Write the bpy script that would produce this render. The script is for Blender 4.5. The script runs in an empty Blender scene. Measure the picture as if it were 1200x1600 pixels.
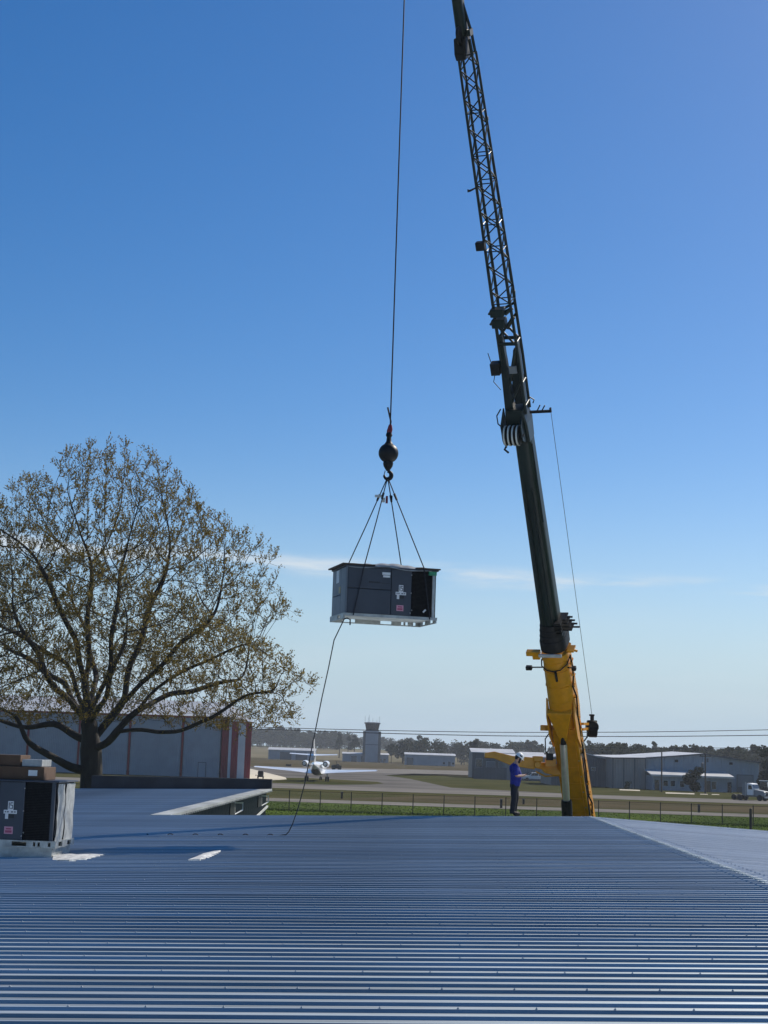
import bpy, math, random
import numpy as np
from mathutils import Vector, Matrix

R_ = math.radians
scene = bpy.context.scene
COL = scene.collection

# ---------------------------------------------------------------- camera
F_PX = 2400.0                 # focal length for the 1200 x 1600 photograph
CAM = Vector((0.0, 0.0, 6.1))  # standing on a roof about four metres above the ground
PITCH, ROLL = math.atan(373.0 / F_PX), R_(1.9)
FWD = Vector((0, math.cos(PITCH), math.sin(PITCH)))
_r0, _u0 = Vector((1, 0, 0)), Vector((0, -math.sin(PITCH), math.cos(PITCH)))
RGT = _r0 * math.cos(ROLL) + _u0 * math.sin(ROLL)
UPV = _u0 * math.cos(ROLL) - _r0 * math.sin(ROLL)
cam_data = bpy.data.cameras.new('camera')
cam = bpy.data.objects.new('camera', cam_data)
COL.objects.link(cam)
cam_data.sensor_fit = 'VERTICAL'
cam_data.sensor_height = 36.0
cam_data.lens = F_PX / 1600.0 * 36.0
cam_data.clip_start = 0.1
cam_data.clip_end = 12000.0
cam.matrix_world = Matrix(((RGT.x, UPV.x, -FWD.x, CAM.x), (RGT.y, UPV.y, -FWD.y, CAM.y),
                           (RGT.z, UPV.z, -FWD.z, CAM.z), (0, 0, 0, 1)))
scene.camera = cam

# ---------------------------------------------------------------- world and sun
SUN_DIR = Vector((0.80, 0.85, 1.02)).normalized()       # towards the sun
SUN_EL = math.asin(SUN_DIR.z)
SUN_AZ = math.atan2(SUN_DIR.x, SUN_DIR.y)
world = bpy.data.worlds.new('World')
scene.world = world
world.use_nodes = True
wn, wl = world.node_tree.nodes, world.node_tree.links
wn.clear()
w_out = wn.new('ShaderNodeOutputWorld')
w_bg = wn.new('ShaderNodeBackground')
w_bg.inputs['Strength'].default_value = 0.106
sky = wn.new('ShaderNodeTexSky')
sky.sky_type = 'NISHITA'
sky.sun_disc = False
sky.sun_elevation = SUN_EL
sky.sun_rotation = SUN_AZ
sky.altitude = 0.0
sky.air_density = 0.85
sky.dust_density = 0.35
sky.ozone_density = 1.6
# thin streaks of cirrus low over the whole horizon
tc = wn.new('ShaderNodeTexCoord')
sep = wn.new('ShaderNodeSeparateXYZ'); wl.new(tc.outputs['Generated'], sep.inputs[0])
def wmath(op, a, b=None, c=None):
    n = wn.new('ShaderNodeMath'); n.operation = op
    for i, v in enumerate((a, b, c)):
        if v is None: continue
        if isinstance(v, (int, float)): n.inputs[i].default_value = v
        else: wl.new(v, n.inputs[i])
    return n.outputs[0]
az = wmath('ARCTAN2', sep.outputs['X'], sep.outputs['Y'])
el = wmath('ARCSINE', sep.outputs['Z'])
comb = wn.new('ShaderNodeCombineXYZ')
wl.new(wmath('ADD', wmath('MULTIPLY', az, 9.0), 48.6), comb.inputs[0])
wl.new(wmath('MULTIPLY', el, 62.0), comb.inputs[1])
noi = wn.new('ShaderNodeTexNoise'); noi.inputs['Scale'].default_value = 1.0
noi.inputs['Detail'].default_value = 6.0; noi.inputs['Roughness'].default_value = 0.55
wl.new(comb.outputs[0], noi.inputs['Vector'])
# one thin sheet of cirrus at about seven degrees, broken up by the noise, the rest faint
band = wn.new('ShaderNodeMapRange'); band.interpolation_type = 'SMOOTHSTEP'
wl.new(wmath('ABSOLUTE', wmath('SUBTRACT', wmath('ADD', el, wmath('MULTIPLY', az, 0.035)), R_(6.62))), band.inputs[0])
band.inputs[1].default_value = 0.0; band.inputs[2].default_value = R_(0.62)
band.inputs[3].default_value = 1.0; band.inputs[4].default_value = 0.0
low = wn.new('ShaderNodeMapRange'); low.interpolation_type = 'SMOOTHSTEP'
wl.new(el, low.inputs[0])
low.inputs[1].default_value = R_(1.0); low.inputs[2].default_value = R_(8.0)
low.inputs[3].default_value = 0.12; low.inputs[4].default_value = 0.0
msk = wn.new('ShaderNodeMapRange'); msk.interpolation_type = 'SMOOTHSTEP'
wl.new(noi.outputs['Fac'], msk.inputs[0])
msk.inputs[1].default_value = 0.43; msk.inputs[2].default_value = 0.68
msk.inputs[3].default_value = 0.0; msk.inputs[4].default_value = 1.0
cl = wmath('MULTIPLY', msk.outputs[0], wmath('ADD', wmath('MULTIPLY', band.outputs[0], 0.85), low.outputs[0]))
mixc = wn.new('ShaderNodeMix'); mixc.data_type = 'RGBA'
wl.new(cl, mixc.inputs['Factor'])
hsv = wn.new('ShaderNodeHueSaturation')          # the deep clear blue of the phone picture
hsv.inputs['Hue'].default_value = 0.505
hsv.inputs['Saturation'].default_value = 1.42
hsv.inputs['Value'].default_value = 1.0
wl.new(sky.outputs[0], hsv.inputs['Color'])
elp = wmath('DIVIDE', wmath('MAXIMUM', el, 0.0), R_(5.6))
hfac = wmath('EXPONENT', wmath('MULTIPLY', wmath('MULTIPLY', elp, elp), -1.0))
hmix = wn.new('ShaderNodeMix'); hmix.data_type = 'RGBA'     # pale air all round the horizon
wl.new(hfac, hmix.inputs['Factor'])
wl.new(hsv.outputs[0], hmix.inputs[6])
hmix.inputs[7].default_value = (4.3, 5.65, 6.8, 1)
wl.new(hmix.outputs[2], mixc.inputs[6])
mixc.inputs[7].default_value = (6.6, 7.3, 7.9, 1)
wl.new(mixc.outputs[2], w_bg.inputs['Color'])
wl.new(w_bg.outputs[0], w_out.inputs['Surface'])

sun_l = bpy.data.lights.new('sun', 'SUN')
sun_l.energy = 5.0
sun_l.angle = R_(0.5)
sun_l.color = (1.0, 0.94, 0.83)
sun_o = bpy.data.objects.new('sun', sun_l)
COL.objects.link(sun_o)
sun_o.location = (60, 60, 80)
sun_o.rotation_euler = SUN_DIR.to_track_quat('Z', 'Y').to_euler()

vs = scene.view_settings
vs.view_transform = 'Standard'
try: vs.look = 'None'
except Exception: pass
vs.exposure = 0.0
vs.gamma = 1.0
vs.use_curve_mapping = False
scene.cycles.max_bounces = 8
scene.cycles.volume_bounces = 0
scene.cycles.transparent_max_bounces = 12

# ---------------------------------------------------------------- helpers
def at(x, y, Y):
    """the point at forward distance Y that the photograph shows at pixel x, y"""
    d = FWD * F_PX + RGT * (x - 600.0) + UPV * (800.0 - y)
    return CAM + d * (Y / d.y)

def pix(p):
    d = Vector(p) - CAM
    k = F_PX / d.dot(FWD)
    return 600 + d.dot(RGT) * k, 800 - d.dot(UPV) * k

class MB:
    def __init__(self, M=None):
        self.v, self.f, self.M = [], [], M
    def add(self, vs_, fs_):
        b = len(self.v)
        if self.M is not None:
            vs_ = [self.M @ Vector(p) for p in vs_]
        self.v.extend([tuple(p) for p in vs_])
        self.f.extend([tuple(i + b for i in f) for f in fs_])
        return self
    def box(self, x0, x1, y0, y1, z0, z1):
        self.add([(x0, y0, z0), (x1, y0, z0), (x1, y1, z0), (x0, y1, z0), (x0, y0, z1), (x1, y0, z1), (x1, y1, z1), (x0, y1, z1)],
                 [(0, 3, 2, 1), (4, 5, 6, 7), (0, 1, 5, 4), (1, 2, 6, 5), (2, 3, 7, 6), (3, 0, 4, 7)])
        return self
    def rings(self, rings, cap=True, closed=True):
        n = len(rings[0]); vs_ = [p for r in rings for p in r]; fs_ = []
        for i in range(len(rings) - 1):
            for j in range(n if closed else n - 1):
                k = (j + 1) % n
                fs_.append((i * n + j, i * n + k, (i + 1) * n + k, (i + 1) * n + j))
        if cap and closed:
            fs_.append(tuple(reversed(range(n))))
            fs_.append(tuple((len(rings) - 1) * n + j for j in range(n)))
        return self.add(vs_, fs_)
    def tube(self, pts, r, n=8, cap=True):
        pts = [Vector(p) for p in pts]
        rr = r if isinstance(r, (list, tuple)) else [r] * len(pts)
        rg = []; u = None
        for i, p in enumerate(pts):
            a = pts[max(i - 1, 0)]; b = pts[min(i + 1, len(pts) - 1)]
            t = b - a
            if t.length < 1e-9: t = Vector((0, 0, 1))
            t.normalize()
            if u is None:
                u = t.orthogonal().normalized()
            else:
                u = u - t * u.dot(t)
                u = u.normalized() if u.length > 1e-6 else t.orthogonal().normalized()
            w = t.cross(u)
            rg.append([p + (u * math.cos(2 * math.pi * j / n) + w * math.sin(2 * math.pi * j / n)) * rr[i] for j in range(n)])
        return self.rings(rg, cap)
    def bar(self, p0, p1, w, h, up=(0, 0, 1)):
        p0, p1, up = Vector(p0), Vector(p1), Vector(up)
        t = (p1 - p0).normalized()
        if abs(t.dot(up)) > 0.98: up = Vector((0, 1, 0))
        s = t.cross(up).normalized(); n = s.cross(t)
        q = [s * (-w / 2) + n * (-h / 2), s * (w / 2) + n * (-h / 2), s * (w / 2) + n * (h / 2), s * (-w / 2) + n * (h / 2)]
        return self.rings([[p0 + c for c in q], [p1 + c for c in q]])
    def lathe(self, prof, n=20, origin=(0, 0, 0), axis='z'):
        o = Vector(origin); rg = []
        for r, h in prof:
            ring = []
            for j in range(n):
                a = 2 * math.pi * j / n
                if axis == 'z': p = Vector((r * math.cos(a), r * math.sin(a), h))
                elif axis == 'y': p = Vector((r * math.sin(a), h, r * math.cos(a)))
                else: p = Vector((h, r * math.cos(a), r * math.sin(a)))
                ring.append(o + p)
            rg.append(ring)
        return self.rings(rg)
    def prism(self, poly, z0, z1, plane='xy'):
        def q(a, b, c):
            return {'xy': (a, b, c), 'xz': (a, c, b), 'yz': (c, a, b)}[plane]
        return self.rings([[q(a, b, z0) for a, b in poly], [q(a, b, z1) for a, b in poly]])
    def sphere(self, c, r, n=16, m=10, sc=(1, 1, 1)):
        c = Vector(c); rg = []
        for i in range(m + 1):
            t = math.pi * (0.02 + 0.96 * i / m)
            rg.append([c + Vector((r * sc[0] * math.sin(t) * math.cos(2 * math.pi * j / n), r * sc[1] * math.sin(t) * math.sin(2 * math.pi * j / n), -r * sc[2] * math.cos(t))) for j in range(n)])
        return self.rings(rg)
    def mesh(self, name, mat, smooth=False, sharp=35):
        me = bpy.data.meshes.new(name)
        me.from_pydata(self.v, [], self.f)
        if mat is not None: me.materials.append(mat)
        if smooth and len(me.polygons):
            me.polygons.foreach_set('use_smooth', [True] * len(me.polygons))
            me.set_sharp_from_angle(angle=R_(sharp))
        me.update()
        return me
    def build(self, name, mat, parent=None, smooth=False, sharp=35, world=False, bevel=0):
        o = bpy.data.objects.new(name, self.mesh(name, mat, smooth, sharp))
        COL.objects.link(o)
        if parent is not None:
            o.parent = parent
            if world:          # the mesh was made in world coordinates
                o.matrix_parent_inverse = WORLD[parent.name].inverted()
        if bevel:
            m = o.modifiers.new('bevel', 'BEVEL'); m.width = bevel; m.segments = 2
            m.limit_method = 'ANGLE'; m.angle_limit = R_(40)
        return o

WORLD = {}
def empty(name, loc=(0, 0, 0), rz=0.0):
    o = bpy.data.objects.new(name, None)
    o.empty_display_size = 0.3
    COL.objects.link(o)
    o.location = loc
    o.rotation_euler = (0, 0, rz)
    WORLD[o.name] = Matrix.Translation(Vector(loc)) @ Matrix.Rotation(rz, 4, 'Z')
    return o
def tag(o, label=None, cat=None, group=None, kind=None):
    if label: o['label'] = label
    if cat: o['category'] = cat
    if group: o['group'] = group
    if kind: o['kind'] = kind
    return o
def copy_tree(o, parent=None):
    c = o.copy(); COL.objects.link(c)
    c.parent = parent
    for ch in list(o.children): copy_tree(ch, c)
    return c
def share(src_mesh, name, parent=None, loc=(0, 0, 0), rot=(0, 0, 0), scale=(1, 1, 1)):
    o = bpy.data.objects.new(name, src_mesh); COL.objects.link(o)
    o.parent = parent; o.location = loc; o.rotation_euler = rot; o.scale = scale
    return o

# ---------------------------------------------------------------- materials
def mat(name, col, rough=0.6, metal=0.0, var=0.15, scale=3.0, bump=0.0, bscale=None, spec=0.5, stretch=None, col2=None, coat=0.0, rnd=0.0, lo=0.35, hi=0.65):
    m = bpy.data.materials.new(name); m.use_nodes = True
    nt = m.node_tree; n, l = nt.nodes, nt.links
    b = n['Principled BSDF']
    b.inputs['Roughness'].default_value = rough
    b.inputs['Metallic'].default_value = metal
    b.inputs['Specular IOR Level'].default_value = spec
    b.inputs['Coat Weight'].default_value = coat
    t = n.new('ShaderNodeTexCoord')
    vec = t.outputs['Object']
    if stretch:
        mp = n.new('ShaderNodeMapping'); mp.inputs['Scale'].default_value = stretch
        l.new(vec, mp.inputs[0]); vec = mp.outputs[0]
    nz = n.new('ShaderNodeTexNoise'); nz.inputs['Scale'].default_value = scale
    nz.inputs['Detail'].default_value = 5; nz.inputs['Roughness'].default_value = 0.6
    l.new(vec, nz.inputs['Vector'])
    mr = n.new('ShaderNodeMapRange'); l.new(nz.outputs['Fac'], mr.inputs[0])
    mr.inputs[1].default_value = lo; mr.inputs[2].default_value = hi
    mx = n.new('ShaderNodeMix'); mx.data_type = 'RGBA'
    l.new(mr.outputs[0], mx.inputs['Factor'])
    c2 = col2 if col2 else tuple(c * (1 - var) for c in col)
    mx.inputs[6].default_value = (*c2, 1)
    mx.inputs[7].default_value = (*(col if col2 else tuple(min(1, c * (1 + var * 0.6)) for c in col)), 1)
    outc = mx.outputs[2]
    if rnd:
        oi = n.new('ShaderNodeObjectInfo'); hs = n.new('ShaderNodeHueSaturation')
        r2 = n.new('ShaderNodeMapRange'); l.new(oi.outputs['Random'], r2.inputs[0])
        r2.inputs[3].default_value = 1 - rnd; r2.inputs[4].default_value = 1 + rnd
        l.new(r2.outputs[0], hs.inputs['Value']); l.new(outc, hs.inputs['Color']); outc = hs.outputs[0]
    l.new(outc, b.inputs['Base Color'])
    r3 = n.new('ShaderNodeMapRange'); l.new(nz.outputs['Fac'], r3.inputs[0])
    r3.inputs[3].default_value = min(1, rough * 1.2); r3.inputs[4].default_value = rough * 0.8
    l.new(r3.outputs[0], b.inputs['Roughness'])
    if bump:
        bn = n.new('ShaderNodeTexNoise'); bn.inputs['Scale'].default_value = bscale or scale * 4
        bn.inputs['Detail'].default_value = 4
        l.new(vec, bn.inputs['Vector'])
        bp = n.new('ShaderNodeBump'); bp.inputs['Strength'].default_value = bump
        bp.inputs['Distance'].default_value = 0.05
        l.new(bn.outputs['Fac'], bp.inputs['Height']); l.new(bp.outputs[0], b.inputs['Normal'])
    return m

M = {}
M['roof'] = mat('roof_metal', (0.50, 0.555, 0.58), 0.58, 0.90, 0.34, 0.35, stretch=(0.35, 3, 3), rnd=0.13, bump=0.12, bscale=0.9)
M['roof_sunlit'] = mat('roof_metal_sunlit_slope', (0.80, 0.81, 0.80), 0.60, 0.50, 0.18, 0.35, stretch=(0.35, 3, 3), rnd=0.08, bump=0.10, bscale=0.9)  # paler copy of the roof metal: the right slope's sunlight put into its colour
M['galv'] = mat('galvanised', (0.40, 0.42, 0.42), 0.42, 0.6, 0.25, 6)
M['screw'] = mat('screw_heads', (0.62, 0.62, 0.60), 0.4, 0.5, 0.2, 30)
M['trim'] = mat('pale_trim', (0.55, 0.57, 0.55), 0.6, 0.0, 0.25, 2.0)
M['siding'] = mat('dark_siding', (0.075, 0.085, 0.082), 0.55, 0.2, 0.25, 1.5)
M['darkmembrane'] = mat('dark_membrane', (0.018, 0.022, 0.032), 0.7, 0, 0.3, 1.2)
M['white'] = mat('white_paint', (0.78, 0.78, 0.76), 0.5, 0, 0.08, 2)
M['black'] = mat('black_paint', (0.010, 0.011, 0.012), 0.5, 0, 0.3, 4, spec=.25)
M['rubber'] = mat('rubber', (0.018, 0.018, 0.018), 0.8, 0, 0.3, 8)
M['steel'] = mat('chrome_rod', (0.70, 0.68, 0.66), 0.34, 0.85, 0.1, 5)
M['yellow'] = mat('crane_yellow', (0.70, 0.295, 0.006), 0.4, 0, 0.14, 3.5, coat=0.15)
M['dkgreen'] = mat('boom_dark_green', (0.009, 0.021, 0.019), 0.38, 0, 0.3, 1.2, spec=.28)
M['lattice'] = mat('lattice_green', (0.009, 0.020, 0.019), 0.4, 0, 0.3, 2.5, spec=.3)
M['cable'] = mat('steel_cable', (0.03, 0.03, 0.032), 0.5, 0.4, 0.3, 20)
M['rope'] = mat('dark_rope', (0.02, 0.022, 0.03), 0.8, 0, 0.4, 25)
M['casing'] = mat('unit_grey', (0.056, 0.066, 0.086), 0.5, 0.1, 0.08, 3, spec=.35)
M['casing2'] = mat('unit_grey_end', (0.13, 0.150, 0.180), 0.45, 0.1, 0.08, 3)
M['coil'] = mat('coil_fins', (0.009, 0.010, 0.013), 0.6, 0.2, 0.3, 12, spec=.25)
M['label_white'] = mat('label_white', (0.72, 0.73, 0.74), 0.6, 0, 0.05, 8)
M['label_pink'] = mat('label_pink', (0.62, 0.30, 0.38), 0.6, 0, 0.05, 8)
M['label_red'] = mat('label_red', (0.40, 0.07, 0.14), 0.6, 0, 0.05, 8)
M['ink'] = mat('print_black', (0.015, 0.016, 0.02), 0.5, 0, 0.1, 8)
M['tape'] = mat('green_tape', (0.03, 0.26, 0.14), 0.5, 0, 0.2, 10)
M['plastic'] = mat('clear_white_sheet', (0.36, 0.37, 0.37), 0.4, 0, 0.3, 6)
M['plywood'] = mat('weathered_board', (0.075, 0.05, 0.035), 0.8, 0, 0.3, 4)
M['card'] = mat('cardboard', (0.105, 0.058, 0.034), 0.85, 0, 0.15, 4)
M['concrete'] = mat('concrete', (0.205, 0.190, 0.172), 0.85, 0, 0.2, 0.12, bump=0.2, bscale=3, spec=0.0)
M['asphalt'] = mat('weathered_apron', (0.145, 0.136, 0.126), 0.85, 0, 0.28, 0.05, bump=0.2, bscale=3, spec=0.0)
M['sand'] = mat('pale_sand', (0.62, 0.56, 0.45), 0.9, 0, 0.15, 0.3, spec=0.0)
M['dry'] = mat('dry_grass', (0.105, 0.082, 0.050), 0.95, 0, 0.3, 0.06, col2=(0.062, 0.056, 0.030), bump=0.4, bscale=1.2, spec=0.0)
M['drygreen'] = mat('dull_grass', (0.080, 0.074, 0.032), 0.95, 0, 0.3, 0.07, col2=(0.046, 0.052, 0.018), bump=0.4, bscale=1.2, spec=0.0)
M['bark'] = mat('bark', (0.030, 0.024, 0.020), 0.9, 0, 0.35, 3, bump=0.9, bscale=9, stretch=(1, 1, 0.3))
M['siding_blue'] = mat('hangar_siding', (0.275, 0.315, 0.355), 0.5, 0.1, 0.1, 0.4, rnd=0.04)
M['siding_white'] = mat('white_siding', (0.50, 0.53, 0.55), 0.5, 0.1, 0.08, 0.4)
M['siding_grey'] = mat('grey_siding', (0.19, 0.205, 0.22), 0.5, 0.1, 0.1, 0.3)
M['siding_beige'] = mat('beige_siding', (0.30, 0.265, 0.24), 0.55, 0.1, 0.08, 0.3)
M['siding_dark'] = mat('dark_grey_siding', (0.095, 0.105, 0.115), 0.55, 0.1, 0.12, 0.3)
M['red'] = mat('red_trim', (0.21, 0.008, 0.018), 0.5, 0, 0.15, 0.6)
M['roof_pale'] = mat('pale_metal_roof', (0.52, 0.52, 0.52), 0.5, 0.1, 0.2, 0.3)
M['eave'] = mat('weathered_edge_trim', (0.34, 0.36, 0.36), 0.7, 0, 0.35, 1.3, stretch=(1, .3, 1))
M['roof_pink'] = mat('faded_metal_roof', (0.42, 0.43, 0.44), 0.5, 0.1, 0.15, 0.3)
M['glass'] = mat('dark_glass', (0.02, 0.025, 0.03), 0.08, 0, 0.2, 1, spec=0.8)
M['wood'] = mat('pole_wood', (0.06, 0.045, 0.035), 0.9, 0, 0.3, 3)
M['planewhite'] = mat('aircraft_white', (0.82, 0.82, 0.82), 0.25, 0, 0.04, 1, coat=0.5)
M['planedark'] = mat('aircraft_dark_belly', (0.03, 0.035, 0.045), 0.3, 0, 0.1, 1, coat=0.4)
M['scrap'] = mat('torn_membrane', (0.66, 0.66, 0.64), 0.7, 0, 0.3, 9, col2=(0.26, 0.26, 0.27), lo=.32, hi=.6)
M['skin'] = mat('skin', (0.52, 0.29, 0.20), 0.5, 0, 0.08, 8)
M['shirt'] = mat('blue_shirt', (0.008, 0.018, 0.22), 0.85, 0, 0.25, 8, bump=.5, bscale=9)
M['trouser'] = mat('navy_trousers', (0.010, 0.012, 0.022), 0.9, 0, 0.2, 8)
M['boot'] = mat('dark_boots', (0.03, 0.022, 0.018), 0.7, 0, 0.2, 12)
M['hair'] = mat('dark_hair', (0.02, 0.013, 0.01), 0.7, 0, 0.2, 30)

def leaf_mat(name, c1, c2, trans=0.35):
    m = bpy.data.materials.new(name); m.use_nodes = True
    n, l = m.node_tree.nodes, m.node_tree.links
    n.clear()
    o = n.new('ShaderNodeOutputMaterial'); g = n.new('ShaderNodeNewGeometry')
    ramp = n.new('ShaderNodeMix'); ramp.data_type = 'RGBA'
    l.new(g.outputs['Random Per Island'], ramp.inputs['Factor'])
    ramp.inputs[6].default_value = (*c1, 1); ramp.inputs[7].default_value = (*c2, 1)
    d = n.new('ShaderNodeBsdfDiffuse'); t = n.new('ShaderNodeBsdfTranslucent'); x = n.new('ShaderNodeMixShader')
    x.inputs[0].default_value = trans
    l.new(ramp.outputs[2], d.inputs[0]); l.new(ramp.outputs[2], t.inputs[0])
    l.new(d.outputs[0], x.inputs[1]); l.new(t.outputs[0], x.inputs[2]); l.new(x.outputs[0], o.inputs[0])
    return m
M['leaf_oak'] = leaf_mat('spring_oak_leaves', (0.095, 0.070, 0.026), (0.300, 0.225, 0.062), 0.5)
M['leaf_far'] = leaf_mat('far_foliage', (0.022, 0.030, 0.016), (0.055, 0.062, 0.030), 0.2)
M['leaf_pine'] = leaf_mat('far_pine_foliage', (0.015, 0.024, 0.014), (0.036, 0.046, 0.024), 0.15)
M['leaf_dark'] = leaf_mat('dark_bush_foliage', (0.012, 0.018, 0.010), (0.035, 0.045, 0.02), 0.2)
M['grass'] = leaf_mat('grass_blades', (0.030, 0.058, 0.009), (0.062, 0.096, 0.018), 0.25)
# ================================================================ the setting
from mathutils.geometry import tessellate_polygon
# ---------------------------------------------------------------- ground, terrain
def terrain_z(x, y):
    t = min(1, max(0, (y - 880.0) / 650.0)); t = t * t * (3 - 2 * t)
    return 6.6 * t + 3.0 * max(0, (y - 1500) / 2500.0)

m_ground = mat('ground_grass', (0.075, 0.110, 0.022), 0.95, 0, 0.3, 0.09, col2=(0.040, 0.062, 0.014), bump=0.5, bscale=1.5, spec=0.0)
mb = MB()
xs = [-4000, -1500, -700, -350, -180, -90, -40, 0, 40, 90, 180, 350, 700, 1500, 4000]
ys = [-300, -60, 0, 60, 150, 300, 600, 880, 930, 980, 1030, 1080, 1130, 1180, 1230, 1280, 1330, 1380, 1430, 1480, 1530, 1800, 2500, 4000]
mb.add([(x, y, terrain_z(x, y)) for y in ys for x in xs],
       [(j * len(xs) + i, j * len(xs) + i + 1, (j + 1) * len(xs) + i + 1, (j + 1) * len(xs) + i) for j in range(len(ys) - 1) for i in range(len(xs) - 1)])
tag(mb.build('ground', m_ground), kind='structure')

def sheet(name, poly, z, m, thick=0.006):
    mb = MB()
    pl = [Vector((x, y, z)) for x, y in poly]
    mb.add(pl, [tuple(t) for t in tessellate_polygon([pl])])
    return tag(mb.build(name, m), kind='structure')
def wavy(x0, x1, yfun, amp, n, seed):
    r = random.Random(seed)
    return [(x0 + (x1 - x0) * i / n, yfun(x0 + (x1 - x0) * i / n) + r.uniform(-amp, amp)) for i in range(n + 1)]
# dull dry field beyond the service road and out to the rise
sheet('field', wavy(-500, 500, lambda x: 188.5, 0.3, 60, 1) + wavy(500, -500, lambda x: 424, 3, 40, 2), 0.012, M['drygreen'])
sheet('dirt_strip', wavy(-6, 400, lambda x: 193 + 0.02 * x, 1.2, 60, 3) + wavy(400, 10, lambda x: 226, 2.0, 60, 4), 0.024, M['dry'])
sheet('service_road', [(-500, 178), (500, 178), (500, 188.5), (-500, 188.5)], 0.034, M['concrete'])
sheet('taxiway', [(-500, 236), (500, 236), (500, 259), (-500, 259)], 0.034, M['concrete'])
sheet('far_field', wavy(-700, 700, lambda x: 420, 8, 40, 5) + wavy(700, -700, lambda x: 876, 4, 40, 6), 0.020, M['dry'])
mb = MB(); ny = 24
mb.add([(x, 868 + (1500 - 868) * j / ny, terrain_z(x, 868 + (1500 - 868) * j / ny) + .06) for j in range(ny + 1) for x in (-900, 0, 900)],
       [(j * 3 + i, j * 3 + i + 1, j * 3 + i + 4, j * 3 + i + 3) for j in range(ny) for i in range(2)])
tag(mb.build('hill_field', mat('pale_dry_field', (0.185, 0.155, 0.098), 0.95, 0, .3, .03, col2=(.125, .110, .06), spec=0.0)), kind='structure')
def gp(x, y):   # ground point seen at a pixel
    d = FWD * F_PX + RGT * (x - 600.0) + UPV * (800.0 - y)
    t = -CAM.z / d.z
    return ((CAM + d * t).x, (CAM + d * t).y)
# the apron the jet stands on runs forward to the taxiway on the right
sheet('apron', [gp(250, 1208), gp(300, 1226), (-60, 258), (36, 259), gp(705, 1231), gp(640, 1217), gp(600, 1211.5), gp(680, 1207), gp(790, 1206), (45, 470), (-45, 480), (-150, 470)], 0.028, M['asphalt'])
sheet('concrete_pad', [gp(560, 1207), gp(690, 1210), gp(790, 1213), gp(790, 1206.5), gp(650, 1202.5), gp(450, 1198.5), gp(400, 1197), gp(400, 1198.5)], 0.040, M['concrete'])
sheet('grass_island', [gp(398, 1218), gp(432, 1215.5), gp(480, 1216), gp(540, 1219), gp(590, 1222), gp(599, 1224.5), gp(580, 1226), gp(520, 1226.5), gp(398, 1223)], 0.046, M['drygreen'])
sheet('sand_patch', [gp(380, 1200), gp(394, 1202), gp(418, 1208), gp(446, 1215), gp(448, 1218), gp(420, 1220), gp(380, 1222)], 0.052, M['sand'])
for k, (x0, y0, x1, y1) in enumerate([(1040, 1238.2, 1085, 1240), (1094, 1240.6, 1106, 1241.6), (1112, 1241, 1124, 1242), (968, 1233.5, 1000, 1235)]):
    a, b, c, d = gp(x0, y0), gp(x1, y0 + (x1 - x0) * 0.033), gp(x1, y1 + (x1 - x0) * 0.033), gp(x0, y1)
    sheet('bare_soil', [a, b, c, d], 0.03 + 0.004 * k, M['sand'])

# ---------------------------------------------------------------- the building with the ribbed metal roof
BYAW = -R_(1.5)
bld = empty('metal_roof_building', (0, 0, 0), BYAW)
tag(bld, 'long low building with ribbed blue grey metal roof filling the foreground', 'building')
XR, ZR, SL, SR = 5.02, 4.41, 0.030, 0.046
def roof_z(x):
    return ZR - SL * (XR - x) if x <= XR else ZR - SR * (x - XR)
def roof_world(lx, ly, dz=0.0):
    return WORLD[bld.name] @ Vector((lx, ly, roof_z(lx) + dz))
PW, RH = 0.9144, 0.026
def panel_mesh(name, x0, x1, m):
    """one three-rib sheet, ribs along x, local y across 0..PW"""
    prof = []
    for k in range(3):
        c = PW / 6 + k * PW / 3
        for (dy, dz) in ((-0.033, 0), (-0.016, RH), (0.016, RH), (0.033, 0)): prof.append((c + dy, dz))
        if k < 2:
            for mdl in (0.10, 0.205):
                prof += [(c + mdl - 0.012, 0), (c + mdl - 0.004, 0.004), (c + mdl + 0.004, 0.004), (c + mdl + 0.012, 0)]
    prof = [(-0.012, 0.0)] + prof + [(PW + 0.0, 0.0)]
    mb = MB()
    nx = 14
    xs = [x0 + (x1 - x0) * i / nx for i in range(nx + 1)]
    vs_ = [(x, y, (roof_z(x) - roof_z(0)) + z) for x in xs for (y, z) in prof]
    n = len(prof)
    mb.add(vs_, [(i * n + j, (i + 1) * n + j, (i + 1) * n + j + 1, i * n + j + 1) for i in range(nx) for j in range(n - 1)])
    return mb.mesh(name, m)
me_l = panel_mesh('roof_panel', -26.0, XR - 0.02, M['roof'])
me_w = panel_mesh('wing_panel', -26.0, -7.2, M['roof'])
me_r = panel_mesh('slope_panel', XR + 0.02, 17.0, M['roof_sunlit'])
rng = random.Random(5)
Y0, Y1 = 1.2, 45.1
npan = int((Y1 - Y0) / PW)
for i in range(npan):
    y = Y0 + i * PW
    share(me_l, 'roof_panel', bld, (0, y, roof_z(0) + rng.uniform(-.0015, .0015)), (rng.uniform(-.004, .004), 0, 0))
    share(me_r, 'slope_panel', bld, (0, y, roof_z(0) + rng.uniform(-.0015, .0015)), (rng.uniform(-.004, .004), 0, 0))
YE = Y0 + npan * PW
nwing = int((77.0 - YE) / PW)
for i in range(nwing):
    share(me_w, 'wing_panel', bld, (0, YE + i * PW, roof_z(0) + rng.uniform(-.0015, .0015)), (rng.uniform(-.004, .004), 0, 0))
YW = YE + nwing * PW
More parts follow.
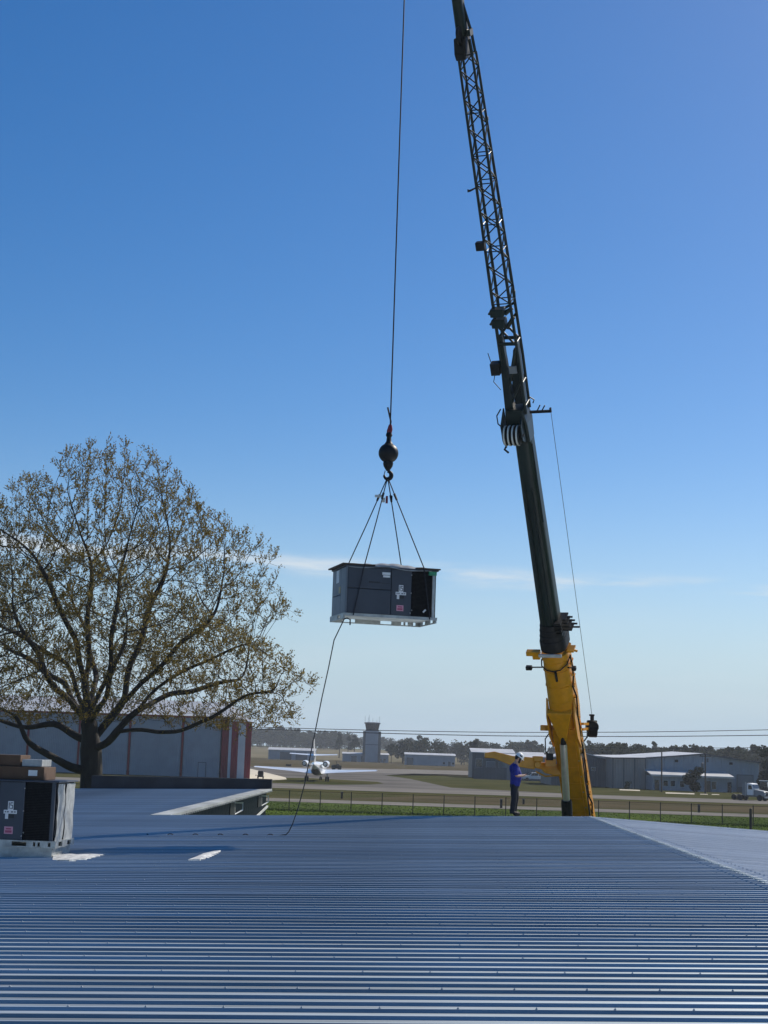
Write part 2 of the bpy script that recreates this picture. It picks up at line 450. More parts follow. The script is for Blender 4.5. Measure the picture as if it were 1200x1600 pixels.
# lap screws on the joint rib of every sheet
mb = MB()
for i in range(npan + nwing):
    y = Y0 + i * PW + PW / 6
    lo, hi = (-14.0, XR - 0.3) if i < npan else (-14, -8.2)
    off = rng.uniform(0, 0.56)
    x = lo + off
    while x < hi:
        z = roof_z(x) + RH
        s = 0.008
        mb.add([(x - s, y - s, z), (x + s, y - s, z), (x + s, y + s, z), (x - s, y + s, z), (x, y, z + 0.014)], [(0, 1, 4), (1, 2, 4), (2, 3, 4), (3, 0, 4)])
        x += 0.56
for i in range(npan):
    for k in range(3):
        for xx in (XR + 0.28, XR - 0.24):
            y = Y0 + i * PW + PW / 6 + k * PW / 3; z = roof_z(xx) + RH; s = 0.016
            mb.add([(xx - s, y - s, z), (xx + s, y - s, z), (xx + s, y + s, z), (xx - s, y + s, z), (xx, y, z + 0.02)], [(0, 1, 4), (1, 2, 4), (2, 3, 4), (3, 0, 4)])
tag(mb.build('roof_screws', M['screw'], bld), kind='stuff')
# rib ends stopping at the ridge, each with its small closure
me = MB().box(-0.05, 0.05, -0.03, 0.03, 0, 0.024).mesh('rib_closure', M['roof'])
for i in range(npan):
    for k in range(3):
        y = Y0 + i * PW + PW / 6 + k * PW / 3
        if y > 19: share(me, 'rib_closure', bld, (XR + 0.0, y + rng.uniform(-.01, .01), ZR + 0.010 + rng.uniform(-.004, .004)), (0, 0, rng.uniform(-.15, .15)))
mb = MB()
mb.add([(XR - 0.03, Y0, roof_z(XR - .03) + 0.003), (XR + 0.002, Y0, ZR + 0.004), (XR + 0.03, Y0, roof_z(XR + .03) + 0.003),
        (XR - 0.03, YE, roof_z(XR - .03) + 0.003), (XR + 0.002, YE, ZR + 0.004), (XR + 0.03, YE, roof_z(XR + .03) + 0.003)], [(0, 1, 4, 3), (1, 2, 5, 4)])
mb.build('ridge_flashing', M['roof'], bld)
# far eave, walls
mb = MB()
for (xa, xb) in ((-6.9, XR), (XR, 17.0)):
    mb.rings([[(xa, YE, roof_z(xa) - .16), (xa, YE + .05, roof_z(xa) - .16), (xa, YE + .05, roof_z(xa) + .012), (xa, YE, roof_z(xa) + .012)],
              [(xb, YE, roof_z(xb) - .16), (xb, YE + .05, roof_z(xb) - .16), (xb, YE + .05, roof_z(xb) + .012), (xb, YE, roof_z(xb) + .012)]])
mb.build('eave_trim', M['galv'], bld)
mb = MB()
mb.box(-7.25, 16.6, YE - 0.5, YE - 0.35, 0, roof_z(-7.3) - 0.1)
mb.build('rear_wall', M['siding'], bld)
mb = MB()
mb.box(16.5, 16.65, Y0, YE - .5, 0, roof_z(16.6) - 0.1); mb.box(-26, -25.85, Y0, YW, 0, roof_z(-26) - .1)
mb.box(-26, 16.6, Y0 + .1, Y0 + .25, 0, roof_z(-26) - .12); mb.box(-26, -7.4, YW - .5, YW - .35, 0, roof_z(-26) - 0.1)
mb.build('outer_wall', M['siding'], bld)
# wing side wall: dark ribbed sheets standing one by one under the eave
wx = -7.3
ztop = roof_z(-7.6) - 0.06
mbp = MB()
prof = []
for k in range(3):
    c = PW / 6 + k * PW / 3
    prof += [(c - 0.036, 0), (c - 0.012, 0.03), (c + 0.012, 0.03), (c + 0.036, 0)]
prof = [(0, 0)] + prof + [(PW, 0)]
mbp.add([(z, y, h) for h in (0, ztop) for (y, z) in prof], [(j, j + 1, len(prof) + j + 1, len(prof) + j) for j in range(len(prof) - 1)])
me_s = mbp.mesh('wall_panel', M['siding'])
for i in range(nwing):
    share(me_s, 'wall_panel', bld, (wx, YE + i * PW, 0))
# two openings with bent white flaps, and a pale strut
def on_wing_wall(px, py):
    d = FWD * F_PX + RGT * (px - 600.0) + UPV * (800.0 - py)
    Wi = WORLD[bld.name].inverted(); o_ = Wi @ CAM; d_ = Wi.to_3x3() @ d
    return o_ + d_ * ((wx + .03 - o_.x) / d_.x)
for (px, py) in ((364, 1262), (406.5, 1250)):
    c = on_wing_wall(px, py); yy, zz = c.y, c.z
    o = MB().box(wx + 0.01, wx + 0.06, yy - 1.1, yy + 0.75, zz - 0.30, zz + 0.22).build('wall_opening', M['black'], bld)
    mb = MB()
    mb.add([(wx + .07, yy + .20, zz + .20), (wx + .36, yy + .72, zz + .20), (wx + .36, yy + .75, zz - .12), (wx + .09, yy + .3, zz - .28),
            (wx + .07, yy + .24, zz + .17), (wx + .32, yy + .72, zz + .15), (wx + .32, yy + .72, zz - .08), (wx + .09, yy + .34, zz - .24)],
           [(0, 1, 5, 4), (1, 2, 6, 5), (2, 3, 7, 6), (0, 4, 7, 3)])
    mb.build('flap', M['white'], o)
MB().bar((wx + .12, 70.2, ztop - 1.05), (wx + .12, YW - .3, ztop - 0.72), 0.07, 0.09).build('strut', M['trim'], bld)
# pale eave strip of the wing with its scalloped drip edge
mb = MB()
ze = roof_z(-7.2)
mb.rings([[(-7.62, y, roof_z(-7.62) + RH + .008), (-7.02, y, ze + RH + .014), (-7.02, y, ze - .035), (-7.08, y, ze - .035), (-7.10, y, ze - 0.01), (-7.62, y, roof_z(-7.62) - .02)] for y in (YE - 0.2, YE + 6, YE + 14, YE + 22, YW)])
mb.build('eave_strip', M['eave'], bld)
mb = MB()
for i in range(nwing * 2):
    y = YE + 0.2 + i * PW / 2
    mb.box(-7.09, -7.00, y, y + 0.16, ze - 0.085, ze - 0.035)
tag(mb.build('drip_tabs', M['eave'], bld), kind='stuff')
# dark upstand closing the far end of the wing
mb = MB()
x0w, x1w = -15.9, -7.05
mb.rings([[(x0w, YW - .02, roof_z(x0w) - .1), (x0w, YW + .35, roof_z(x0w) - .1), (x0w, YW + .35, roof_z(x0w) + .66), (x0w, YW - .02, roof_z(x0w) + .66)],
          [(x1w, YW - .02, roof_z(x1w) - .1), (x1w, YW + .35, roof_z(x1w) - .1), (x1w, YW + .35, roof_z(x1w) + .50), (x1w, YW - .02, roof_z(x1w) + .50)]])
mb.build('parapet', M['darkmembrane'], bld)

# ---------------------------------------------------------------- buildings of the airfield
def ribbed(x0, x1, z0, z1, pitch=0.3, d=0.035, z1b=None):
    """a wall sheet facing -y with vertical ribs; z1b = top at x1"""
    mb = MB(); pr = []
    z1b = z1 if z1b is None else z1b
    n = max(1, int((x1 - x0) / pitch)); p = (x1 - x0) / n
    for i in range(n):
        c = x0 + i * p
        pr += [(c, 0), (c + p * 0.66, 0), (c + p * 0.72, -d), (c + p * 0.94, -d)]
    pr.append((x1, 0))
    top = [z1 + (z1b - z1) * (x - x0) / (x1 - x0) for x, _ in pr]
    m = len(pr)
    mb.add([(x, y, z0) for x, y in pr] + [(x, y, t) for (x, y), t in zip(pr, top)], [(j, j + 1, m + j + 1, m + j) for j in range(m - 1)])
    return mb

# big striped hangar behind the oak
HY = 298.0
hg = empty('striped_hangar', (-55, HY, 0))
tag(hg, 'large hangar with blue grey walls and red trim standing behind the oak', 'hangar')
def hx(px): return at(px, 1180, HY).x + 55.0
EZ = 11.5
posts = [hx(v) for v in (-114, -36, 42, 122, 201, 284)] + [hx(346)]
for a, b in zip(posts[:-1], posts[1:]):
    o = ribbed(a + .28, b - .28, 0, EZ - .35, 0.33, 0.05).build('wall_panel', M['siding_blue'], hg)
for p in posts[:-1]:
    MB().box(p - .18, p + .18, -0.12, 0.2, 0, EZ - .35).build('red_post', M['red'], hg)
MB().box(posts[0], posts[-1], -0.22, 0.15, EZ - .35, EZ).build('eave_trim', M['red'], hg)
d0 = hx(311)
MB().box(d0, d0 + 1.35, -.09, .05, 0, 2.7).build('door', M['siding_blue'], hg)
mb = MB(); mb.box(d0 - .12, d0, -.14, .05, 0, 2.82); mb.box(d0 + 1.35, d0 + 1.47, -.14, .05, 0, 2.82); mb.box(d0, d0 + 1.35, -.14, .05, 2.7, 2.82)
mb.build('door_frame', M['siding_dark'], hg)
# striped corner bay
cols = [(346, 357, 'red', 0.0), (357, 361.5, 'siding_white', -0.25), (361.5, 372, 'red', -0.5), (372, 383, 'siding_white', -0.5), (383, 392.5, 'red', -0.5)]
for a, b, c, yo in cols:
    o = ribbed(hx(a), hx(b), 0, EZ - (0.1 if yo > -.4 else .8), 0.4, 0.05).build('stripe_panel', M[c], hg)
    o.location.y = yo - 0.6
xe, xb_ = hx(392.5), hx(361.5)
MB().rings([[(xe - .1, -1.0, 0), (xe, -1.0, 0), (xe - 5.2, 40, 0), (xe - 5.3, 40, 0)], [(xe - .1, -1.0, EZ - .9), (xe, -1.0, EZ - .9), (xe - 5.2, 40, EZ - .9), (xe - 5.3, 40, EZ - .9)]]).build('end_wall', M['siding_blue'], hg)
MB().box(posts[0], xe - 5.5, 39.8, 40, 0, EZ - .5).build('rear_wall', M['siding_blue'], hg)
MB().box(posts[0] - .1, posts[0], 0, 40, 0, EZ).build('end_wall', M['siding_blue'], hg)
mb = MB()
rx1 = xe - 6.4
RZ = EZ + 3.4
mb.add([(posts[0], -.4, EZ), (xb_, -.4, EZ + .02), (xe + .3, -1.5, EZ - .8), (xe - 5.0, 41, EZ - .8), (posts[0], 41, EZ - .4), (posts[0], 20, RZ), (rx1 - 0.3, 20, RZ),
        (xb_, -1.5, EZ - .82)],
       [(0, 1, 6, 5), (1, 7, 2, 6), (2, 3, 6), (3, 4, 5, 6), (4, 0, 5)])
mb.build('roof', M['roof_pink'], hg)
MB().box(xb_, xe + .35, -1.6, -1.45, EZ - .95, EZ - .78).build('fascia', M['red'], hg)

def shed(name, label, px0, px1, Y, zw, depth, rise, wall, roof, cat='hangar', trim='roof_pale', ridge='x', doors=(), windows=(), pitch=0.5):
    x0, x1 = at(px0, 1185, Y).x, at(px1, 1185, Y).x
    cx = (x0 + x1) / 2; w = (x1 - x0) / 2
    r = empty(name, (cx, Y, terrain_z(cx, Y)))
    tag(r, label, cat)
    MB().box(-w, w, 0.0, 0.12, 0, zw).build('front_wall', M[wall], r)
    n = max(1, round(2 * w / 6))
    for i in range(n):
        a, b = -w + 2 * w * i / n, -w + 2 * w * (i + 1) / n
        o = ribbed(a + .02, b - .02, 0, zw, pitch, 0.05).build('wall_panel', M[wall], r); o.location.y = -0.01
    MB().box(-w, -w + .12, .14, depth, 0, zw).build('side_wall', M[wall], r)
    MB().box(w - .12, w, .14, depth, 0, zw).build('side_wall', M[wall], r)
    MB().box(-w + .13, w - .13, depth - .12, depth, 0, zw).build('rear_wall', M[wall], r)
    mb = MB(); e = 0.35
    if ridge == 'x':
        mb.rings([[(s * (w + e), -e, zw), (s * (w + e), depth / 2, zw + rise), (s * (w + e), depth + e, zw), (s * (w + e), depth + e, zw - .15), (s * (w + e), depth / 2, zw + rise - .2), (s * (w + e), -e, zw - .18)] for s in (-1, 1)])
        for s in (-1, 1):
            g = MB().prism([(0.1, zw - .1), (depth - .1, zw - .1), (depth / 2, zw + rise - .22)], s * w - .05, s * w + .05, 'yz'); g.build('gable', M[wall], r)
    else:
        mb.rings([[(-w - e, y, zw), (0, y, zw + rise), (w + e, y, zw), (w + e, y, zw - .16), (0, y, zw + rise - .2), (-w - e, y, zw - .16)] for y in (-e, depth + e)])
        g = MB().prism([(-w, zw - .1), (w, zw - .1), (0, zw + rise - .2)], -.03, .12, 'xz'); g.build('gable', M[wall], r)
    mb.build('roof', M[roof], r)
    for (dx, dw, dz0, dz1) in doors:
        o = MB().box(dx - dw / 2, dx + dw / 2, -.12, .02, dz0, dz1).build('door', M['siding_dark'] if wall != 'siding_dark' else M['siding_grey'], r)
        f = MB(); f.box(dx - dw / 2 - .1, dx - dw / 2, -.16, .02, dz0, dz1 + .1); f.box(dx + dw / 2, dx + dw / 2 + .1, -.16, .02, dz0, dz1 + .1); f.box(dx - dw / 2, dx + dw / 2, -.16, .02, dz1, dz1 + .1)
        f.build('door_frame', M['trim'], o)
    for (dx, dw, dz0, dz1) in windows:
        o = MB().box(dx - dw / 2 - .08, dx + dw / 2 + .08, -.12, .02, dz0 - .08, dz1 + .08).build('window', M['trim'], r)
        MB().box(dx - dw / 2, dx + dw / 2, -.125, -.05, dz0, dz1).build('pane', M['glass'], o)
    return r

shed('low_hangar', 'long low blue grey hangar at the left edge of the distant field', 419, 492, 795, 4.9, 14, 1.2, 'siding_blue', 'roof_pale', doors=((-3, 6, 0, 4), (5, 6, 0, 4)))
shed('terminal_building', 'low grey building at the foot of the control tower', 535, 607, 812, 4.1, 14, 0.8, 'siding_blue', 'roof_pale', cat='building', windows=((4.5, 2.8, .6, 1.9), (7.8, 1.3, .5, 2.0), (9.9, 1.2, .5, 2.0)), doors=((-6, 3, 0, 3), (-1, 3, 0, 3)))
shed('white_hangar', 'pale hangar with a shallow roof right of the control tower', 633, 711, 725, 4.9, 14, 0.9, 'siding_blue', 'roof_pale', doors=((-9.4, 3.2, 0, 3.5), (9, 1.4, 0, 2.2)), windows=((10.8, 1.0, .8, 1.8), (6.5, 1, .8, 1.8)))
shed('roadside_shed', 'grey shed with a pale metal roof left of the yellow arm', 738, 803, 402, 6.6, 16, 1.0, 'siding_dark', 'roof_pale', cat='shed', windows=((-3.6, 1.6, 2.8, 4.8),), doors=((-0.6, 2.2, 0, 4.2), (2.6, 2.2, 0, 4.2)))
shed('long_hangar', 'long grey hangar with pale roof edge behind the standing worker', 792, 905, 385, 5.7, 16, 0.7, 'siding_grey', 'roof_pale', doors=((5, 4, 0, 3.6),))
shed('small_shed', 'small pale roofed shed peeping over the roof behind the worker', 815, 850, 470, 6.2, 10, 1.0, 'siding_grey', 'roof_pale', cat='shed')
shed('gable_hangar', 'dark grey gabled hangar to the right of the yellow boom', 862, 949, 336, 5.9, 22, 1.5, 'siding_dark', 'roof_pale', ridge='y', windows=((3.0, .8, 3.4, 4.0),), doors=((-1, 3, 0, 3.4),))
shed('link_shed', 'narrow shed between the gabled hangar and the big pale hangar', 944, 958, 348, 5.2, 10, .5, 'siding_grey', 'roof_pale', cat='shed')
# dark yard fence in front of the roadside shed
yf = empty('yard_fence', (at(740, 1200, 385).x, 385, 0))
tag(yf, 'dark grey privacy fence in front of the roadside shed', 'fence')
for i in range(12):
    MB().box(i * .86, i * .86 + .83, 0, .06, 0, 2.9).build('fence_panel', M['siding_dark'], yf)
    MB().box(i * .86 - .05, i * .86 + .05, .07, .17, 0, 3.0).build('post', M['black'], yf)

# big pale hangar on the right
BY = 326.0
bx0 = at(957, 1200, BY).x
bh = empty('big_pale_hangar', (bx0, BY, 0))
tag(bh, 'wide pale hangar with beige door leaves and shallow gable at right', 'hangar')
def bx(px): return at(px, 1205, BY).x - bx0
e0, e1, e2, e3 = bx(957), bx(1008.5), bx(1098), bx(1186)
zA, zB, zC, zD = 6.55, 6.6, 7.7, 6.3
seg = [bx(957), bx(974), bx(991), bx(1008)]
for a, b in zip(seg[:-1], seg[1:]):
    o = ribbed(a + .1, b - .1, 0, 6.2, 0.6, .05).build('door_leaf', M['siding_beige'], bh); o.location.y = -.4
for s in seg:
    MB().box(s - .12, s + .12, -.55, -.3, 0, 6.3).build('door_post', M['siding_dark'], bh)
n = 6
for i in range(n):
    a, b = e1 + (e2 - e1) * i / n, e1 + (e2 - e1) * (i + 1) / n
    ribbed(a + .02, b - .02, 0, zB + (zC - zB) * i / n, .5, .05, zB + (zC - zB) * (i + 1) / n).build('wall_panel', M['siding_blue'], bh)
for i in range(n):
    a, b = e2 + (e3 - e2) * i / n, e2 + (e3 - e2) * (i + 1) / n
    ribbed(a + .02, b - .02, 0, zC + (zD - zC) * i / n, .5, .05, zC + (zD - zC) * (i + 1) / n).build('wall_panel', M['siding_blue'], bh)
mb = MB()
mb.rings([[(e0 - .3, y, 6.3), (e1, y, 6.5), (e2, y, zC + .05), (e3 + .3, y, zD), (e3 + .3, y, zD - .22), (e2, y, zC - .2), (e1, y, 6.25), (e0 - .3, y, 6.1)] for y in (-.75, 34)])
mb.build('roof_edge', M['siding_dark'], bh)
mb = MB()
mb.add([(e0 - .3, -.6, 6.32), (e1, -.6, 6.52), (e2, -.6, zC + .07), (e0 - .3, 34, 6.75), (e1, 34, 7.0), (e2, 34, 8.15)], [(0, 1, 4, 3), (1, 2, 5, 4)])
mb.build('roof', M['roof_pale'], bh)
mb = MB(); mb.add([(e2, -.6, zC + .07), (e3 + .3, -.6, zD + .02), (e3 + .3, 34, zD + .03), (e2, 34, 8.15)], [(0, 1, 2, 3)]); mb.build('roof', M['roof_pale'], bh)
MB().box(e0, e0 + .1, -.3, 33, 0, 6.1).build('side_wall', M['siding_beige'], bh)
MB().box(e3 - .1, e3, 0.1, 33, 0, 6.0).build('side_wall', M['siding_blue'], bh)
MB().box(e0 + .2, e3 - .2, 32.8, 33, 0, 6.0).build('rear_wall', M['siding_blue'], bh)
for px, py in ((1057, 1189), (1142, 1193)):
    c = at(px, py, BY); MB().box(c.x - bx0 - .35, c.x - bx0 + .35, -.14, .02, c.z - .25, c.z + .25).build('vent', M['black'], bh)
o = MB().box(bx(1152), bx(1176), -.14, .02, 0, 3.5).build('roller_door', M['siding_grey'], bh)
mb = MB()
mb.box(bx(1151), bx(1152), -.18, .02, 0, 3.65); mb.box(bx(1176), bx(1177), -.18, .02, 0, 3.65); mb.box(bx(1152), bx(1176), -.18, .02, 3.5, 3.65)
mb.build('door_frame', M['siding_dark'], o)
MB().box(bx(1152), bx(1176), -.16, -.1, 0, 1.1).build('door_panel', M['siding_dark'], o)
# low office annex along its front
an = empty('office_annex', (at(1020, 1220, 318).x, 318, 0))
tag(an, 'low white annex with pale roof edge along the big pale hangar', 'building')
aw = at(1144, 1220, 318).x - at(1020, 1220, 318).x
for i in range(4):
    a, b = aw * i / 4, aw * (i + 1) / 4
    ribbed(a, b, 0, 2.9, .5, .04).build('wall_panel', M['siding_blue'], an)
MB().box(-.1, 0, 0, 7.5, 0, 2.9).build('side_wall', M['siding_blue'], an)
MB().box(aw, aw + .1, 0, 7.5, 0, 2.9).build('side_wall', M['siding_blue'], an)
mb = MB(); mb.rings([[(x, -.7, 2.9), (x, 7.9, 3.9), (x, 7.9, 4.1), (x, -.7, 3.12)] for x in (-.4, aw + .4)]); mb.build('roof', M['roof_pale'], an)
MB().box(-.4, aw + .4, -.76, -.7, 2.78, 3.18).build('roof_edge', M['roof_pale'], an)
for fx, dw, z0, z1 in ((.05, .9, 0, 2.1), (.16, .9, .9, 2.0), (.25, .9, .9, 2.0), (.37, .9, .8, 2.0), (.70, .9, 0, 2.2), (.77, .9, .6, 2.1), (.965, .8, 0, 2.1)):
    x = aw * fx
    if z0 == 0:
        MB().box(x - dw / 2, x + dw / 2, -.12, .02, 0, z1).build('door', M['glass'], an)
    else:
        o = MB().box(x - dw / 2 - .08, x + dw / 2 + .08, -.1, .02, z0 - .08, z1 + .08).build('window', M['trim'], an)
        MB().box(x - dw / 2, x + dw / 2, -.11, -.05, z0, z1).build('pane', M['glass'], o)

# control tower
TY = 815.0
tb = at(580, 1190, TY)
ct = empty('control_tower', (tb.x, TY, 0))
tag(ct, 'grey air traffic control tower with dark glazed cab and roof antennas', 'tower')
tz = at(580, 1142, TY).z; cz = at(580, 1129, TY).z
MB().box(-3.3, 3.3, -4, 4, 0, tz).build('shaft', M['siding_blue'], ct)
for s in (-1, 1):
    MB().box(s * 3.3 + (0 if s > 0 else -1.4), s * 3.3 + (1.4 if s > 0 else 0), -3.4, 3.4, 0, tz - .2).build('stair_shaft', M['siding_dark'], ct)
MB().box(-3.3, 3.3, -4.05, -3.98, tz * .55, tz * .57).build('joint', M['siding_dark'], ct)
def octring(r, z): return [(r * math.cos(R_(22.5 + 45 * i)), r * math.sin(R_(22.5 + 45 * i)), z) for i in range(8)]
MB().rings([octring(3.9, tz - .02), octring(3.9, tz + .5)]).build('cab_floor', M['siding_dark'], ct)
MB().rings([octring(3.4, tz + .5), octring(4.1, cz - .6)]).build('cab_glass', M['glass'], ct)
mb = MB()
for i in range(8):
    a = R_(22.5 + 45 * i)
    mb.tube([(3.45 * math.cos(a), 3.45 * math.sin(a), tz + .5), (4.15 * math.cos(a), 4.15 * math.sin(a), cz - .6)], .1, 4)
mb.build('mullion', M['siding_dark'], ct)
MB().rings([octring(4.6, cz - .6), octring(4.6, cz - .1), octring(3.0, cz + .2)]).build('cab_roof', M['siding_dark'], ct)
for dx, h in ((-3.9, 3.4), (-2.2, 2.6), (-1.7, 3.8), (.2, 2.2), (2.3, 1.6), (3.7, 3.2)):
    MB().tube([(dx, 0, cz), (dx, 0, cz + h)], .09, 5).build('antenna', M['trim'], ct)
# ================================================================ vegetation
# ---------------------------------------------------------------- the big oak, grown towards points spread through its crown
def grow_oak():
    rnd = np.random.RandomState(11)
    TY_ = 88.0
    def L(x, y, dy=0.0):          # pixel to tree-local point
        p = at(x, y, TY_ + dy); return np.array([p.x - base.x, p.y - base.y, p.z])
    base = at(143, 1232, TY_); base.z = 0.0
    nodes, par = [], []
    def chain(pts, start=None, step=0.35):
        prev = start
        P = [np.array(p, float) for p in pts]
        if start is not None:
            P = [nodes[start]] + P
            if len(P) > 4: P = P[:-1]
        else:
            nodes.append(P[0]); par.append(-1); prev = 0
        last = []
        ph = rnd.uniform(0, 6.28, 3); kk = 0
        for a, b in zip(P[:-1], P[1:]):
            n = max(1, int(np.linalg.norm(b - a) / step))
            for i in range(1, n + 1):
                kk += 1; am = 0.0 if start is None else min(.09, .015 * kk)
                q = a + (b - a) * i / n + rnd.uniform(-.03, .03, 3) + am * np.sin(ph + kk * np.array([.55, .47, .62]))
                nodes.append(q); par.append(prev); prev = len(nodes) - 1; last.append(prev)
        return last
    tr = chain([(0, 0, 0), (0, 0, 2.2), L(143, 1195), L(142, 1160), L(138, 1120, -.3)])
    def near(z): return min(tr, key=lambda i: abs(nodes[i][2] - z))
    z = lambda y: L(143, y)[2]
    # the limbs one can follow in the photograph
    c1 = chain([L(135, 1080, .3), L(137, 1030, .8), L(139, 960, 1.0), L(142, 880, 1.0), L(128, 800, 1.4)], tr[-1])
    chain([L(120, 1010, -1.0), L(95, 950, -2.4), L(60, 880, -3.5), L(35, 820, -4)], c1[4])
    chain([L(170, 1050, -1), L(178, 980, -2.2), L(186, 900, -3), L(196, 820, -3.2)], tr[-1])
    c2 = chain([L(172, 1125, .6), L(196, 1085, 1.2), L(205, 1040, 1.8), L(232, 960, 2.8), L(262, 880, 3.4), L(280, 820, 4)], near(z(1160)))
    chain([L(240, 1050, -.2), L(290, 1000, -1.4), L(340, 955, -2.4), L(390, 900, -3)], c2[6])
    chain([L(150, 1120, 1.5), L(165, 1090, 3), L(180, 1000, 5), L(190, 900, 6.5)], near(z(1150)))
    c3 = chain([L(170, 1160, -.8), L(195, 1128, -1.2), L(240, 1080, -1.6), L(300, 1040, -1.8), L(380, 1010, -2.2), L(430, 985, -2.5)], near(z(1175)))
    chain([L(230, 1140, -2), L(285, 1145, -2.6), L(330, 1118, -3.0), L(380, 1090, -3.2), L(440, 1076, -3.4), L(468, 1072, -3.5)], c3[5])
    chain([L(262, 1086, 1.0), L(320, 1075, 2.5), L(375, 1060, 4)], c3[9])
    c4 = chain([L(110, 1200, -.6), L(80, 1180, -1.2), L(45, 1165, -1.8), L(28, 1120, -2.2), L(-20, 1090, -2.6)], near(z(1205)))
    c5 = chain([L(120, 1150, .5), L(95, 1132, 1), L(40, 1136, 1.6), L(-20, 1120, 2), L(-90, 1090, 2.2)], near(z(1165)))
    c6 = chain([L(118, 1080, .6), L(105, 1035, .4), L(70, 1015, 0), L(20, 990, -.3), L(-40, 960, -.6)], tr[-1])
    chain([L(100, 1070, 2), L(60, 1040, 4), L(10, 1010, 5.5)], tr[-2])
    chain([L(150, 1070, 3), L(140, 1000, 5.5), L(110, 930, 8)], tr[-1])
    chain([L(160, 1100, -3), L(180, 1040, -5.5), L(200, 980, -7.5)], tr[-2])
    chain([L(90, 1080, -3), L(50, 1010, -5.5), L(20, 950, -7)], tr[-2])
    # crown envelope: radius against height
    zz = np.array([6.6, 7.6, 9.3, 12, 14.7, 17.7, 19.6, 21.4, 22.6, 23.4])
    rr = np.array([9.5, 11.2, 12.0, 11.6, 10.7, 8.9, 7.0, 5.0, 3.0, 0.6])
    A = []
    while len(A) < 12500:
        p = rnd.uniform([-12.6, -11, 6.8], [12.6, 11, 23.4])
        R = np.interp(p[2], zz, rr)
        r = math.hypot(p[0] * (1.0 if p[0] > 0 else 0.94), p[1] * 1.12)
        wob = .92 + 0.12 * math.sin(3 * math.atan2(p[1], p[0]) + p[2] * .9) + 0.07 * math.sin(p[2] * 2.1 + p[0])
        if r > R * wob: continue
        u = r / R
        zlow = 8.2 + 2.8 * math.exp(-(r / 5.0) ** 2)
        if p[2] < zlow - (1.7 if u > .55 else 0): continue
        if rnd.rand() > 0.25 + 0.75 * u ** 1.2: continue
        A.append(p)
    A = np.array(A)
    N = [np.array(n) for n in nodes]; par = list(par)
    pos = np.array(N)
    D, di, dk = 0.32, 4.0, 0.46
    best = np.full(len(A), 1e9); bi = np.zeros(len(A), int)
    def upd(idx0):
        P = pos[idx0:]
        for s in range(0, len(P), 400):
            d = np.linalg.norm(A[:, None, :] - P[None, s:s + 400, :], axis=2)
            j = d.argmin(1); dm = d[np.arange(len(A)), j]
            k = dm < best; best[k] = dm[k]; bi[k] = idx0 + s + j[k]
    skip = 8
    upd(0)
    seen = set()
    for it in range(110):
        if len(A) == 0: break
        act = best < (30 if it < 12 else di)
        if not act.any(): break
        dirs = A[act] - pos[bi[act]]
        dirs /= np.linalg.norm(dirs, axis=1)[:, None] + 1e-9
        acc = {}
        for b, d in zip(bi[act], dirs):
            acc[b] = acc.get(b, 0) + d
        new, npar = [], []
        for b, d in acc.items():
            if b < skip: continue
            d = d / (np.linalg.norm(d) + 1e-9) + np.array([0, 0, .10]) + rnd.uniform(-.16, .16, 3)
            if par[b] >= 0:
                g = pos[b] - pos[par[b]]; g = g / (np.linalg.norm(g) + 1e-9); d = d + g * .45
            d /= np.linalg.norm(d)
            q = pos[b] + d * D
            key = tuple(np.round(q / .12).astype(int))
            if key in seen: continue
            seen.add(key)
            new.append(q); npar.append(b)
        if not new: break
        i0 = len(pos)
        pos = np.vstack([pos, np.array(new)]); par += npar
        upd(i0)
        keep = best > dk
        A, best, bi = A[keep], best[keep], bi[keep]
    n = len(pos); par = np.array(par)
    kids = [[] for _ in range(n)]
    for i in range(1, n): kids[par[i]].append(i)
    cnt = np.zeros(n)
    for i in range(n - 1, -1, -1):
        if not kids[i]: cnt[i] = 1
        if par[i] >= 0: cnt[par[i]] += cnt[i]
    e = math.log(cnt[0]) / math.log(0.62 / 0.0075)
    rad = 0.0075 * cnt ** (1 / e)
    for ch_, r0_, r1_ in ((c4, .26, .10), (c5, .24, .07)):
        for k_, i_ in enumerate(ch_): rad[i_] = max(rad[i_], r0_ + (r1_ - r0_) * k_ / len(ch_))
    # chains from each fork to a tip, following the thickest child
    root = empty('oak_tree', (base.x, base.y, 0))
    tag(root, 'broad spreading oak with thin spring leaves and dark forked trunk', 'tree')
    big, small = [], MB()
    stack = [(0, -1)]
    while stack:
        i, p = stack.pop()
        ch = [p] if p >= 0 else []
        cur = i
        while True:
            ch.append(cur)
            ks = sorted(kids[cur], key=lambda k: -cnt[k])
            for k in ks[1:]: stack.append((k, cur))
            if not ks: break
            cur = ks[0]
        if len(ch) < 2: continue
        r = [float(rad[c]) for c in ch]
        if p >= 0: r[0] = r[1] * 1.05
        P = [pos[c].copy() for c in ch]
        # smooth
        for _ in range(2):
            P = [P[0]] + [(P[a - 1] + 2 * P[a] + P[a + 1]) / 4 for a in range(1, len(P) - 1)] + [P[-1]]
        big.append((max(r[1:]), P, r))
    big.sort(key=lambda t: -t[0])
    for k, (rm, P, r) in enumerate(big):
        if k == 0:
            r = [max(a, 0.02) * (1 + 0.45 * math.exp(-max(0, q[2]) / .7)) for a, q in zip(r, P)]
            MB().tube(P, r, 14).build('trunk', M['bark'], root, True, 80)
        elif rm > 0.055:
            MB().tube(P, r, 8).build('limb', M['bark'], root, True, 80)
        else:
            small.tube(P, r, 4 if rm > .02 else 3, cap=False)
    tag(small.build('twigs', M['bark'], root, True, 80), kind='stuff')
    # leaves: small upright sprays at the outer twigs
    tips = np.array([i for i in range(n) if cnt[i] <= 2 and pos[i][2] > 6 and rnd.rand() > .08])
    lv = MB(); sm = MB()
